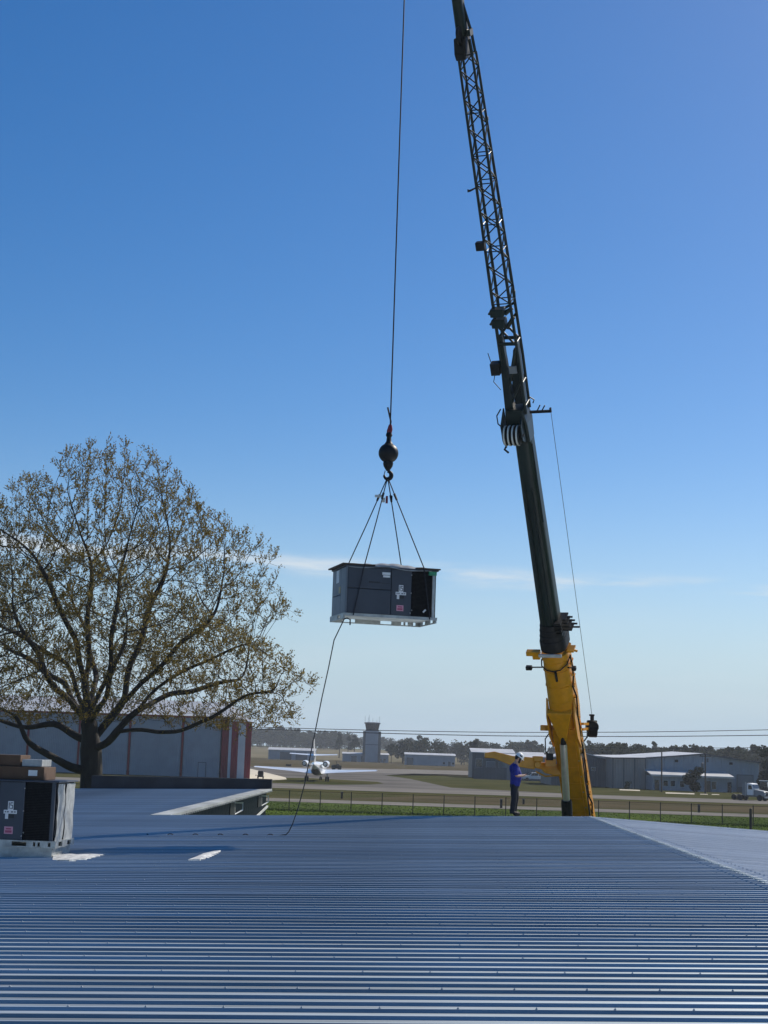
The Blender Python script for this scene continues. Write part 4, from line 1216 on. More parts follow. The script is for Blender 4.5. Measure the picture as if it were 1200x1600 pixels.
# ---- lattice jib: four chords and zigzag bracing, each its own part
for k in range(4):
    mb = MB(BM); mb.tube([cor(k, 0), cor(k, 1)], [.046, .034], 10); cp(mb, 'chord', 'lattice', True, sharp=60)
NBAY = 9
for f in range(4):
    a, b = f, (f + 1) % 4
    for i in range(NBAY * 2):
        t0, t1 = i / (2 * NBAY), (i + 1) / (2 * NBAY)
        flip = (i + (f in (1, 3))) % 2
        p, q = (cor(a, t0), cor(b, t1)) if flip else (cor(b, t0), cor(a, t1))
        mb = MB(BM); mb.tube([p, q], .02, 6); cp(mb, 'brace', 'lattice', True, sharp=60)
for i in (0, 4, 6, 9, 11, 14, 18):
    t = i / 18.0
    mb = MB(BM)
    for f in range(4): mb.tube([cor(f, t), cor((f + 1) % 4, t)], .018, 6)
    cp(mb, 'cross_frame', 'lattice', True, sharp=60)
zz = bs(378); mb = MB(BM); mb.box(-.46, -.20, -.42, -.22, zz - .11, zz + .13); cp(mb, 'junction_box', 'black', bevel=.015)
zz = bs(288); mb = MB(BM); mb.tube([(-.22, -.25, zz), (-.40, -.3, zz - .06), (-.47, -.32, zz - .05)], [.02, .03, .045], 8); cp(mb, 'anemometer_arm', 'black')
for yv in (185, 328, 458):
    zz = bs(yv); mb = MB(BM); t = (zz - JZ0) / (JZ1 - JZ0); c = cor(2, t); mb.tube([c, c + Vector((.05, 0, -.04)), c + Vector((.05, 0, -.12)), c + Vector((0, 0, -.14))], .012, 5); cp(mb, 'rope_eye', 'galv')
# jib joint head and the upper jib that runs on out of the picture to the tip
zu0, zu1 = bs(86), bs(50)
mb = MB(BM); mb.rings([[(-.25, -.30, zu0 - .08), (.02, -.30, zu0 - .08), (.02, .24, zu0 - .08), (-.25, .24, zu0 - .08)], [(-.26, -.34, zu0 + .1), (.06, -.34, zu0 + .1), (.06, .24, zu0 + .1), (-.26, .24, zu0 + .1)], [(-.23, -.30, zu1 - .1), (.10, -.30, zu1 - .1), (.10, .2, zu1 - .1), (-.23, .2, zu1 - .1)]])
cp(mb, 'joint_head', 'black', bevel=.03)
mb = MB(BM); mb.lathe([(.05, -.03), (.22, -.03), (.24, .0), (.22, .03), (.05, .03)], 20, (-.05, -.34, bs(52)), 'x'); cp(mb, 'joint_sheave', 'black', True)
mb = MB(BM); mb.tube([(.20, .1, zu0), (.17, .1, bs(52)), (.06, .05, bs(5))], .04, 8); mb.tube([(.19, -.2, zu0), (.17, -.2, bs(60))], .045, 8); mb.box(.12, .22, -.2, .1, bs(56), bs(46)); cp(mb, 'joint_stay', 'lattice', True)
mb = MB(BM); loft(mb, [(zu1 - .2, .30, .34, -.06, 0), (bs(-120), .24, .30, -.04, 0), (LEN - .5, .20, .26, 0, 0)]); cp(mb, 'jib_extension', 'dkgreen', True, sharp=30)
mb = MB(BM); mb.lathe([(.04, -.05), (.28, -.05), (.30, -.03), (.26, 0), (.30, .03), (.28, .05), (.04, .05)], 20, (0, 0, LEN - .28), 'x'); tip_sheave = cp(mb, 'tip_sheave', 'black', True)
mb = MB(BM)
for s in (-.09, .09): mb.box(s - .015, s + .015, -.14, .14, LEN - .75, LEN - .15)
cp(mb, 'tip_plate', 'dkgreen')
# yellow arm reaching left from the heel
q0, q1, q2, q3 = at(757, 1180, 50.3), at(835, 1192, 50.6), at(846, 1196, 50.7), at(882, 1204, 51.0)
def armring(p, h, w=.36, dz=0): return [(p.x, p.y - w / 2, p.z - h * .55 + dz), (p.x, p.y + w / 2, p.z - h * .55 + dz), (p.x, p.y + w / 2, p.z + h * .45 + dz), (p.x, p.y - w / 2, p.z + h * .45 + dz)]
cp(MB().rings([armring(q0, .16), armring(at(772, 1179, 50.35), .22), armring(at(800, 1188, 50.4), .32), armring(q1, .38)]), 'side_arm', 'yellow', bevel=.02)
cp(MB().rings([armring(q1, .30), armring(q2, .22, .3), armring(at(852, 1199, 50.8), .34), armring(q3, .42)]), 'side_arm_root', 'yellow', bevel=.02)
cp(MB().lathe([(.03, -.25), (.11, -.25), (.11, .25), (.03, .25)], 12, q1 + Vector((.08, 0, -.06)), 'y').box(q1.x - .05, q1.x + .25, q1.y - .24, q1.y + .24, q1.z + .04, q1.z + .22), 'arm_hinge', 'yellow', True, .02)
cp(MB().box(q2.x + .1, q2.x + .45, q2.y - .22, q2.y - .1, q2.z - .02, q2.z + .22).tube([q2 + Vector((-.2, -.2, -.2)), q2 + Vector((.1, -.24, -.34)), q2 + Vector((.6, -.22, -.3))], .025, 6), 'arm_fitting', 'yellow', True)
# superstructure and carrier standing behind the building
base = BM @ Vector((0, 0, zy0))
cx, cy = base.x, base.y
def cbox(name, x0, x1, y0, y1, z0, z1, m, bevel=.05): return cp(MB().box(cx + x0, cx + x1, cy + y0, cy + y1, z0, z1), name, m, bevel=bevel)
cp(MB().lathe([(.1, .0), (1.3, 0), (1.3, .28), (1.1, .3)], 28, (cx, cy - 1.2, 1.35)), 'turntable', 'black', True)
bz = base.z
cbox('slew_frame', -1.2, 1.2, -2.6, 2.4, 1.66, 2.1, 'yellow')
for s in (-1, 1): cbox('heel_plate', .85 * s - .08, .85 * s + .08, -1.2, .9, 2.1, max(bz + .5, 2.4), 'yellow')
cbox('counterweight', -1.35, 1.35, 2.42, 3.6, 1.4, 3.0, 'yellow')
cbox('operator_cab', -2.3, -1.3, -2.4, -.4, 1.75, 3.3, 'glass')
cbox('chassis', -6.2, 6.4, -2.45, .05, .75, 1.34, 'yellow')
cbox('driver_cab', 5.0, 6.6, -2.44, .04, 1.36, 2.9, 'yellow')
for s in (-1, 1):
    for xx in (-5.2, -3.6, 2.6, 4.3):
        w_ = cp(MB().lathe([(.25, -.22), (.66, -.22), (.72, -.1), (.72, .1), (.66, .22), (.25, .22)], 22, (cx + xx, cy - 1.2 + s * 1.05, .72), 'y'), 'wheel', 'rubber', True)
        cp(MB().lathe([(.05, -.16), (.3, -.2), (.3, .2), (.05, .16)], 14, (cx + xx, cy - 1.2 + s * 1.05, .72), 'y'), 'rim', 'yellow', True, parent=w_)

# ================================================================ hoist line, ball and hook
LX, LY = None, 33.5
hk = at(606.5, 742, LY)
ball_c = at(607, 708, LY)
vx, vy = ball_c.x, ball_c.y
hb = empty('hook_block', (vx, vy, ball_c.z)); tag(hb, 'black overhaul ball with open hook hanging on the hoist line', 'hook')
MB().sphere((0, 0, 0), .222, 28, 18).build('ball', M['black'], hb, True, 80)
MB().lathe([(.07, .18), (.095, .21), (.06, .26), (.05, .36), (.075, .40), (.06, .46)], 14).build('swivel', M['black'], hb, True)
MB().rings([[(-.05, -.04, .42), (.05, -.04, .42), (.05, .04, .42), (-.05, .04, .42)], [(-.055, -.045, .50), (.075, -.045, .54), (.075, .045, .54), (-.055, .045, .50)], [(-.01, -.03, .66), (.055, -.03, .66), (.055, .03, .66), (-.01, .03, .66)]]).build('wedge_socket', M['red'], hb, bevel=.03)
MB().tube([(.02, 0, .6), (.03, 0, .72), (-.035, .01, .98), (-.05, .01, 1.04)], .02, 6).build('rope_dead_end', M['cable'], hb)
MB().lathe([(.10, -.19), (.115, -.23), (.10, -.30), (.05, -.38), (.04, -.40)], 14).build('shank', M['black'], hb, True)
pts = []; rad_ = []
for i in range(15):
    a = R_(100 - i * 20.5); pts.append((.075 * math.cos(a) * 1.05, 0, -.50 + .085 * math.sin(a))); rad_.append(.03 + .022 * math.sin(math.pi * min(1, i / 12)))
rad_[-1] = .015
MB().tube(pts, rad_, 10).build('hook', M['black'], hb, True, 70)
MB().tube([(-.06, 0, -.40), (-.085, 0, -.50)], .012, 6).build('latch', M['galv'], hb)
tipz = (BM @ Vector((0, 0, LEN - .28))).z
hl = MB().tube([(vx + .02, vy, ball_c.z + .6), (vx + .02, vy, tipz + .1)], .0155, 8).build('hoist_line', M['cable'])
tag(hl, 'single dark steel hoist rope running straight up from the ball', 'cable')
# ================================================================ packaged rooftop air units
UL, UD, UH, BH = 2.0, 1.22, 1.03, .12       # length, depth, casing height, base rail height
def air_unit(label, loc, rz, hanging):
    r = empty('rooftop_air_unit', loc, rz)
    tag(r, label, 'air conditioner', 'packaged rooftop air units')
    x0, x1, y0, y1 = -UL / 2, UL / 2, -UD / 2, UD / 2
    z0, z1 = BH, BH + UH
    # base rails with fork slots
    def rail(axis, c, a, b, slots, name='base_rail', zlo=0.0):
        mb = MB(); e = .03; cur = a
        segs = []
        for (s0, s1) in slots: segs.append((cur, s0, 0, BH)); segs.append((s0, s1, 0, .022)); segs.append((s0, s1, BH - .022, BH)); cur = s1
        segs.append((cur, b, 0, BH))
        segs = [(p, q, max(za, zlo), zb) for (p, q, za, zb) in segs if zb > zlo + .001]
        for (p, q, za, zb) in segs:
            if axis == 'x': mb.box(p, q, c - e / 2, c + e / 2, za, zb)
            else: mb.box(c - e / 2, c + e / 2, p, q, za, zb)
        return mb.build(name, M['galv'], r)
    fork = [(-.52, -.26), (.28, .54)]
    if hanging: rail('x', y0 + .0, x0 - .03, x1 + .05, [], zlo=.058)
    else: rail('x', y0 + .0, x0 - .03, x1 + .05, [(-.9, -.84)] + fork + [(.66, .70), (.74, .78), (.92, .97)])
    rail('x', y1 - .0, x0 - .03, x1 + .05, [(-.72, -.46), (.12, .38), (.60, .66), (.70, .76), (.88, .94)])
    rail('y', x0 - .015, y0 + .017, y1 - .017, [(-.3, -.05)]); rail('y', x1 + .035, y0 + .017, y1 - .017, [(-.40, -.16), (.16, .40)])
    MB().box(x0 + .01, x1 + .01, y0 + .02, y1 - .02, BH - .03, BH - .004).build('base_pan', M['trim'], r)
    # corner posts and inner body
    cx_ = x0 + UL * .73                     # where the condenser section begins
    MB().box(x0 + .03, cx_ - .02, y0 + .03, y1 - .03, z0, z1 - .03).build('inner_body', M['black'], r)
    def panel(name, a, b, za, zb, m='casing', side='front'):
        g = .006; mb = MB()
        if side == 'front': mb.box(a + g, b - g, y0 - .004, y0 + .028, za + g, zb - g)
        elif side == 'left': mb.box(x0 - .004, x0 + .028, a + g, b - g, za + g, zb - g)
        elif side == 'rear': mb.box(a + g, b - g, y1 - .028, y1 + .004, za + g, zb - g)
        return mb.build(name, M[m], r, bevel=.008)
    zm = z0 + UH * .52
    xm = x0 + UL * .50
    panel('service_panel', x0 + .03, xm, zm, z1 - .03); panel('service_panel', x0 + .03, xm, z0, zm)
    panel('control_panel', xm, cx_, z0, z1 - .03)
    panel('end_panel', y0 + .03, y0 + .45, z0, z1 - .03, 'casing2', 'left')
    e_ = panel('end_panel', y0 + .45, y1 - .03, z0 + .42, z1 - .03, 'casing2', 'left'); panel('end_panel', y0 + .45, y1 - .03, z0, z0 + .42, 'casing2', 'left')
    panel('rear_panel', x0 + .03, cx_, z0, z1 - .03, 'casing', 'rear')
    for (a, b) in ((x0, y0), (x0, y1 - .03)):
        MB().box(a, a + .029, b, b + .029, z0, z1 - .03).build('corner_post', M['casing2'], r)
    # condenser end: fins behind corner posts
    mb = MB()
    n = 34
    for i in range(n):
        z = z0 + .03 + (UH - .1) * i / n
        mb.box(cx_ + .01, x1 - .07, y0 + .012, y0 + .04, z, z + .011)
        mb.box(cx_ + .01, x1 - .07, y1 - .04, y1 - .012, z, z + .011)
        if hanging or True: mb.box(x1 - .04, x1 - .012, y0 + .08, y1 - .08, z, z + .011)
    mb.box(cx_, x1 - .05, y0 + .042, y0 + .06, z0, z1 - .04); mb.box(cx_, x1 - .05, y1 - .06, y1 - .042, z0, z1 - .04); mb.box(x1 - .06, x1 - .042, y0 + .062, y1 - .062, z0, z1 - .04)
    tag(mb.build('condenser_coil', M['coil'], r), kind='stuff')
    for (a, b, m) in ((x1 - .07, y0, 'galv' if hanging else 'casing'), (x1 - .06, y1 - .06, 'casing')):
        MB().box(a, a + .06, b, b + .058, z0, z1 - .03).build('corner_post', M[m], r)
    if hanging:
        MB().box(x1 - .005, x1 + .01, y0 + .01, y0 + .10, z0, z1 - .03).build('guard_strip', M['black'], r)
        MB().box(x1 - .16, x1 + .02, y0 - .012, y0 + .10, z1 - .12, z1 - .03).build('green_tape', M['tape'], r, bevel=.01)
        MB().bar((cx_ + .27, y0 - .004, z0 + .10), (cx_ + .33, y0 - .004, z0 + .16), .035, .01, (0, 1, 0)).build('loose_tag', M['label_white'], r)
    else:
        # protective sheets still covering the sunlit end
        for (ya, yb, sk) in ((y0 + .06, y0 + .50, .03), (y0 + .62, y1 - .03, -.04)):
            mb = MB(); nx, nz = 4, 9; rr = random.Random(int(ya * 100))
            vs_ = []
            for k in range(nz + 1):
                for j in range(nx + 1):
                    t, u = j / nx, k / nz
                    vs_.append((x1 + .012 + .018 * abs(math.sin(u * 7 + t * 3)) + rr.uniform(0, .008), ya + (yb - ya) * t + sk * math.sin(u * math.pi), z0 + (UH - .05) * u))
            m_ = len(vs_)
            vs_ += [(x1 + .004, p[1], p[2]) for p in vs_]
            fs_ = [(k * (nx + 1) + j, k * (nx + 1) + j + 1, (k + 1) * (nx + 1) + j + 1, (k + 1) * (nx + 1) + j) for k in range(nz) for j in range(nx)]
            mb.add(vs_, fs_ + [tuple(m_ + i for i in reversed(f)) for f in fs_])
            mb.build('cover_sheet', M['plastic'], r, True, 60)
    for (xx, zz) in ((cx_ - .01, z1 - .14), (cx_ - .01, z0 + .5), (cx_ + .012, z0 + .13), (cx_ - .02, z0 + .07)):
        MB().lathe([(.014, 0), (.012, -.01), (.002, -.014)], 8, (xx, y0 - .004, zz), 'y').build('fastener', M['galv'], r)
    # top
    MB().box(x0 - .03, x1 + .06, y0 - .03, y1 + .03, z1 - .03, z1).build('lid', M['casing'], r, bevel=.01)
    if hanging:
        MB().box(x0 - .10, x0 + .62, y0 - .05, y1 + .06, z1 + .004, z1 + .032).build('cover_board', M['plywood'], r)
        MB().box(x1 - .45, x1 + .09, y0 - .06, y1 + .06, z1 + .004, z1 + .03).build('cover_board', M['plywood'], r)
        mb = MB(); nx, ny = 26, 8; rr = random.Random(2); vs_ = []
        for j in range(ny + 1):
            for i in range(nx + 1):
                u, v = i / nx, j / ny
                x = x0 + .03 + (UL * .93) * u; hump = .042 * math.exp(-((u - .55) / .2) ** 2) + .03 * abs(math.sin(u * 19)) * (1 - abs(v - .5))
                y = y0 - .05 + (UD + .1) * v; z = z1 + .036 + hump + rr.uniform(0, .012)
                if j == 0: z = z1 - .045 - .015 * math.sin(u * 11) + .03 * math.exp(-((u - .45) / .2) ** 2); y = y0 - .045
                vs_.append((x, y, z))
        mb.add(vs_, [(j * (nx + 1) + i, j * (nx + 1) + i + 1, (j + 1) * (nx + 1) + i + 1, (j + 1) * (nx + 1) + i) for j in range(ny) for i in range(nx)])
        o = mb.build('plastic_sheet', M['plastic'], r, True, 60)
        sm = o.modifiers.new('solid', 'SOLIDIFY'); sm.thickness = .004
    # stickers: notice labels, wiring label with dark print, pink notice
    def sticker(name, a, b, za, zb, m, dy=.007, parent=None):
        return MB().box(a, b, y0 - .004 - dy, y0 - .005 - dy + .003, za, zb).build(name, M[m], parent or r)
    sx = xm + .10
    def R3(a, b, za, zb): return (sx + a, sx + b, z0 + za, z0 + zb)
    s1 = sticker('wiring_label', *R3(.07, .17, .51, .66), 'label_white')
    for (a, b, c, d) in ((.085, .10, .53, .64), (.112, .16, .625, .64), (.112, .125, .585, .64), (.112, .16, .585, .598), (.147, .16, .53, .585), (.112, .147, .53, .543)): sticker('print', *R3(a, b, c, d), 'casing', .009, s1)
    s2 = sticker('wiring_label', *R3(.0, .235, .445, .51), 'label_white')
    for (a, b) in ((.02, .045), (.06, .09), (.13, .17), (.185, .215)): sticker('print', *R3(a, b, .465, .49), 'casing2', .009, s2)
    s3 = sticker('wiring_label', *R3(.03, .085, .355, .445), 'label_white')
    sticker('warning_label', *R3(.09, .19, .37, .44), 'ink')
    s4 = sticker('pink_notice', *R3(.03, .185, .10, .225), 'label_pink')
    sticker('print', *R3(.06, .155, .175, .20), 'label_red', .009, s4); sticker('print', *R3(.05, .165, .12, .16), 'label_red', .009, s4)
    sa = sticker('notice_label', xm - .21, xm - .03, z1 - .17, z1 - .115, 'label_white'); sticker('notice_label', xm - .19, xm - .035, z1 - .225, z1 - .18, 'label_white')
    # dark lettering too small to read: a run of slanted strokes with a thin tail
    mb = MB(); xx = x0 + .50; rr = random.Random(7)
    for i in range(9):
        h = rr.choice((.03, .035, .05)); w = rr.uniform(.014, .026)
        mb.box(xx, xx + w, y0 - .0085, y0 - .0045, z1 - .36, z1 - .36 + h); xx += w + .008
    mb.box(xx, xx + .22, y0 - .0085, y0 - .0045, z1 - .355, z1 - .346)
    mb.build('lettering', M['ink'], r)
    if hanging:
        lo_ = MB().box(x0 - .008, x0 - .0045, y0 + .62, y0 + .86, z1 - .33, z1 - .06).build('end_label', M['label_white'], r)
        MB().box(x0 - .008, x0 - .0045, y0 + .46, y0 + .62, z0 + .46, z0 + .60).build('end_label', mat('tan_label', (.42, .34, .18), .6), r)
    return r

ub = at(597.5, 973, 33.5)
unit_a = air_unit('grey rooftop air unit hanging in slings against the sky', (ub.x, ub.y, ub.z), R_(15.5), True)
UA = WORLD[unit_a.name]
# slings: four legs from the hook round the top edge to the base rails
HB = Vector((vx, vy, ball_c.z))
hp = HB + Vector((0, 0, -.585))
sl = empty('sling_set', (vx, vy, hp.z)); tag(sl, 'four dark lifting slings spread from the hook to the hanging unit', 'sling')
zt = BH + UH + .035
legs = [((-.62, -UD / 2 - .06), (-.83, -UD / 2 - .035), 'f'), ((-.70, UD / 2 + .06), (-.83, UD / 2 + .035), 'b'), ((.70, -UD / 2 - .07), (.88, -UD / 2 - .035), 'f'), ((.62, UD / 2 + .07), (.88, UD / 2 + .035), 'b')]
for (tx, ty), (bx_, by_), w in legs:
    pt = UA @ Vector((tx, ty, zt)); pb = UA @ Vector((bx_, by_, BH * .6))
    st = hp + Vector(((pt - hp).x * .02, 0, 0))
    mb = MB()
    mb.tube([st, st * .5 + pt * .5 + Vector((.004, 0, -.01)), pt, pb], .0125, 6)
    mb.build('sling_leg', M['rope'], sl, world=True)
    k = st * .80 + pt * .20
    mb = MB(); mb.tube([st * .83 + pt * .17, st * .76 + pt * .24], [.028, .024], 6); mb.build('sleeve', M['black'], sl, world=True)
k = hp * .78 + (UA @ Vector((-.65, 0, zt))) * .22
MB().box(k.x - .13, k.x + .05, k.y - .03, k.y + .03, k.z + .02, k.z + .07).box(k.x + .02, k.x + .10, k.y - .02, k.y + .02, k.z - .09, k.z + .01).build('sling_tag', M['trim'], sl, world=True)
k = hp * .78 + (UA @ Vector((.3, 0, zt))) * .22
MB().box(k.x - .09, k.x - .04, k.y - .02, k.y + .02, k.z - .1, k.z + .06).build('sling_tag', M['red'], sl, world=True)
MB().box(k.x + .01, k.x + .06, k.y - .02, k.y + .02, k.z - .04, k.z + .07).build('sling_tag', M['black'], sl, world=True)
MB().tube([hp + Vector((-.05, 0, .03)), hp + Vector((0, 0, -.03)), hp + Vector((.05, 0, .03))], .028, 8).build('master_link', M['black'], sl, world=True)
# tag line from the lower left corner, down to the roof and along it
p0 = UA @ Vector((-UL / 2 + .05, -UD / 2 + .25, .01))
Winv = WORLD[bld.name].inverted()
def onroof(px, py, dz):
    d = FWD * F_PX + RGT * (px - 600.0) + UPV * (800.0 - py)
    Y = 35.0
    for _ in range(20):
        p = CAM + d * (Y / d.y); q = Winv @ p
        t = (roof_z(q.x) + dz - CAM.z) / (p.z - CAM.z); Y *= t
    return CAM + d * (Y / d.y)
e0_ = onroof(447, 1304, RH + .015)
P = [p0]
for (x, y) in ((522, 1000), (513, 1045), (503, 1090), (494, 1135), (485, 1180), (476, 1225), (466, 1262), (457, 1288), (451, 1300)):
    t = (y - 972) / (1304 - 972); P.append(at(x, y, p0.y + (e0_.y - p0.y) * t))
P.append(e0_)
q = Winv @ e0_
rib_y = Y0 + PW / 6 + round((q.y - Y0 - PW / 6) / (PW / 3)) * PW / 3
for i in range(1, 60):
    lx = q.x - .12 - i * .05; ly = rib_y + .075
    dz = .012 + (.034 if (i % 11) in (4, 5) else .0)
    P.append(roof_world(lx, ly, dz))
tag(MB().tube(P, .0125, 6).build('tag_line', M['rope'], None, True, 60), 'dark tag rope trailing from the hanging unit down to the roof', 'rope')
MB_ = MB(); kk = UA @ Vector((-UL / 2 + .18, -UD / 2 + .25, .0))
MB_.tube([p0, (p0 + kk) / 2 + Vector((0, 0, .02)), kk, kk - Vector((0, 0, .12))], .016, 6)
tag(MB_.build('rope_end', M['rope']), 'short loose rope end under the hanging unit left corner', 'rope')

# the unit already standing on the roof at left
fc = onroof(85, 1341, 0)
c_l = Vector((fc.x, fc.y, 0))
CURB = .17
ang = R_(-4.0)
ctr = Vector((fc.x, fc.y, 0)) + Matrix.Rotation(ang, 3, 'Z') @ Vector((-UL / 2 - .05, UD / 2, 0))
lzb = roof_z((Winv @ ctr).x)
unit_b = air_unit('grey rooftop air unit standing on its curb at the left edge', (ctr.x, ctr.y, lzb + CURB + RH), ang, False)
cb = empty('roof_curb', (ctr.x, ctr.y, lzb), ang); tag(cb, 'galvanised curb under the standing rooftop air unit', 'curb')
for nm, b in (('curb_side', (-UL / 2 - .02, UL / 2 - .01, -UD / 2 + .02, -UD / 2 + .06)), ('curb_side', (-UL / 2 - .02, UL / 2 - .01, UD / 2 - .06, UD / 2 - .02)),
              ('curb_end', (-UL / 2 - .02, -UL / 2 + .02, -UD / 2 + .061, UD / 2 - .061)), ('curb_end', (UL / 2 - .05, UL / 2 - .01, -UD / 2 + .061, UD / 2 - .061))):
    MB().box(*b, -.05, CURB + RH).build(nm, M['galv'], cb)
# torn white flashing and a white scrap on the roof
def scrap(name, label, pts, seed, thick=.02, lift=.02):
    rr = random.Random(seed); mb = MB()
    top, bot = [], []
    for (x, y) in pts:
        p = onroof(x, y, RH + lift); top.append(p + Vector((0, 0, rr.uniform(0, .03)))); bot.append(p - Vector((0, 0, thick)))
    n = len(pts)
    c = sum(top, Vector()) / n + Vector((0, 0, .02))
    mb.add(bot + top + [c], [tuple(reversed(range(n)))] + [(n + i, n + (i + 1) % n, 2 * n) for i in range(n)] + [(i, (i + 1) % n, n + (i + 1) % n, n + i) for i in range(n)])
    o = mb.build(name, M['scrap']); tag(o, label, 'flashing'); return o
scrap('torn_flashing', 'torn white flashing strip on the roof beside the curb', [(82, 1344), (108, 1345.5), (134, 1343), (152, 1338), (165, 1335), (150, 1334.5), (128, 1337), (112, 1339.5), (104, 1336), (98, 1333), (84, 1332.5)], 1, .02, -.006)
scrap('white_scrap', 'loose white scrap lying alone on the roof ribs', [(294, 1345.5), (312, 1344.5), (328, 1340), (342, 1333), (345, 1330.5), (334, 1331.5), (318, 1335), (304, 1340)], 2, .015, -.012)

# cardboard cartons on the standing unit
ztop = lzb + CURB + RH + BH + UH
def carton(label, a, b, d, h, off, z, m, strip=None, lab=None):
    p = ctr + Matrix.Rotation(ang, 3, 'Z') @ Vector((off, -.1, 0))
    r = empty('carton', (p.x, p.y, z), ang); tag(r, label, 'carton', 'cartons on the standing unit')
    MB().box(a, b, -d / 2, d / 2, 0, h).build('box_body', M[m], r, bevel=.006)
    MB().box(a + .01, b - .01, -.025, .025, h + .001, h + .004).build('tape', M['plastic'], r)
    if lab:
        MB().box(lab[0], lab[1], -d / 2 - .006, -d / 2 - .002, lab[2], lab[3]).build('shipping_label', M['label_white'], r)
    return r
carton('long brown carton lying flat on the standing unit', -1.6, .73, .75, .225, 0, ztop + .004, 'card', lab=(.45, .61, .07, .17))
carton('upper brown carton stacked at the left edge', -1.6, .27, .6, .19, 0, ztop + .236, 'card')
carton('short pale grey carton stacked right of the upper brown one', .30, .66, .6, .12, 0, ztop + .236, 'plastic')

# ================================================================ the worker
pf = onroof(803, 1273.5, RH)
wk = empty('person', (pf.x, pf.y, pf.z - .012)); tag(wk, 'person in blue shirt and white hard hat looking down at a phone', 'person')
V, E, Rr = [], [], []
def nd(p, r, par=None):
    V.append(p); Rr.append(r)
    if par is not None: E.append((par, len(V) - 1))
    return len(V) - 1
pel = nd((0, 0, .96), (.09, .11)); bel = nd((.03, 0, 1.12), (.10, .12), pel); che = nd((-.01, 0, 1.34), (.09, .13), bel); nb = nd((-.01, 0, 1.47), (.07, .08), che)
nk = nd((.045, 0, 1.545), (.055, .055), nb); hd = nd((.085, 0, 1.63), (.09, .075), nk); ht = nd((.10, 0, 1.71), (.085, .07), hd)
hands = {}
for s in (-1, 1):
    sh = nd((-.01, s * .19, 1.41), (.05, .05), nb); elb = nd((.02, s * .235, 1.14), (.045, .045), sh); wr = nd((.24, s * .10, 1.155), (.033, .03), elb); pm = nd((.31, s * .055, 1.175), (.022, .038), wr)
    hands[s] = pm
    hip = nd((0, s * .095, .88), (.07, .07), pel); kn = nd((.015 + .02 * s, s * .11, .50), (.055, .055), hip); an_ = nd((-.02 + .03 * s, s * .11, .10), (.042, .042), kn); to = nd((.12 + .03 * s, s * .125, .045), (.04, .042), an_)
def add_skin(name, V, E, Rr, m, parent, root=0, sub=2):
    me = bpy.data.meshes.new(name); me.from_pydata(V, E, []); me.materials.append(M[m])
    o = bpy.data.objects.new(name, me); COL.objects.link(o); o.parent = parent
    md = o.modifiers.new('skin', 'SKIN'); md.use_smooth_shade = True
    dat = me.skin_vertices[0].data
    for i, r in enumerate(Rr):
        dat[i].radius = r; dat[i].use_root = (i == root)
    ss = o.modifiers.new('sub', 'SUBSURF'); ss.levels = sub; ss.render_levels = sub
    return o
add_skin('body', V, E, Rr, 'skin', wk)
# five fingers on each hand
for s in (-1, 1):
    fv, fe, fr = [], [], []
    for k, (dy, ln) in enumerate(((-.027, .055), (-.009, .065), (.009, .068), (.027, .06))):
        a = len(fv); fv += [(.315, s * .055 + dy, 1.185), (.345, s * .045 + dy, 1.19), (.355, s * .03 + dy * .8, 1.19 + ln * .3)]; fe += [(a, a + 1), (a + 1, a + 2)]; fr += [(.010, .010), (.0095, .0095), (.008, .008)]
        add_skin('finger', fv, fe, fr, 'skin', wk, 0, 1); fv, fe, fr = [], [], []
    add_skin('thumb', [(.29, s * .03, 1.185), (.32, s * .015, 1.205), (.345, s * .015, 1.225)], [(0, 1), (1, 2)], [(.012, .012), (.011, .011), (.009, .009)], 'skin', wk, 0, 1)
# clothes
def ering(z, cx, rx, ry, n=18, cy=0.0): return [(cx + rx * math.cos(2 * math.pi * i / n), cy + ry * math.sin(2 * math.pi * i / n), z) for i in range(n)]
mb = MB()
mb.rings([ering(*a) for a in ((.85, .012, .142, .185), (.93, .02, .150, .190), (1.02, .034, .158, .190), (1.12, .045, .168, .195), (1.22, .035, .165, .205), (1.33, .0, .160, .215), (1.41, -.018, .140, .205), (1.46, -.02, .105, .150), (1.50, -.008, .072, .085), (1.525, .01, .064, .070))])
for s in (-1, 1):
    mb.tube([(-.015, s * .15, 1.435), (-.015, s * .20, 1.415), (-.005, s * .235, 1.34), (.0, s * .245, 1.25), (.008, s * .248, 1.165)], [.07, .088, .088, .083, .08], 12)
mb.build('shirt', M['shirt'], wk, True, 60)
mb = MB()
mb.rings([ering(*a) for a in ((1.02, .01, .125, .165), (.95, .008, .132, .172), (.86, .0, .138, .178), (.80, .0, .130, .170))])
for s in (-1, 1):
    xo = .035 * s
    mb.tube([(.0, s * .085, .90), (xo * .4, s * .092, .80), (xo + .012, s * .10, .62), (xo + .022, s * .105, .50), (xo - .005, s * .11, .30), (xo - .018, s * .112, .12), (xo - .012, s * .112, .06)], [.095, .104, .096, .086, .080, .076, .080], 14)
mb.build('trousers', M['trouser'], wk, True, 60)
for s in (-1, 1):
    xo = .03 * s
    add_skin('boot', [(-.03 + xo, s * .11, .13), (-.03 + xo, s * .11, .05), (.07 + xo, s * .12, .048), (.16 + xo, s * .125, .04)], [(0, 1), (1, 2), (2, 3)], [(.075, .072), (.082, .075), (.068, .072), (.06, .065)], 'boot', wk, 1, 2)
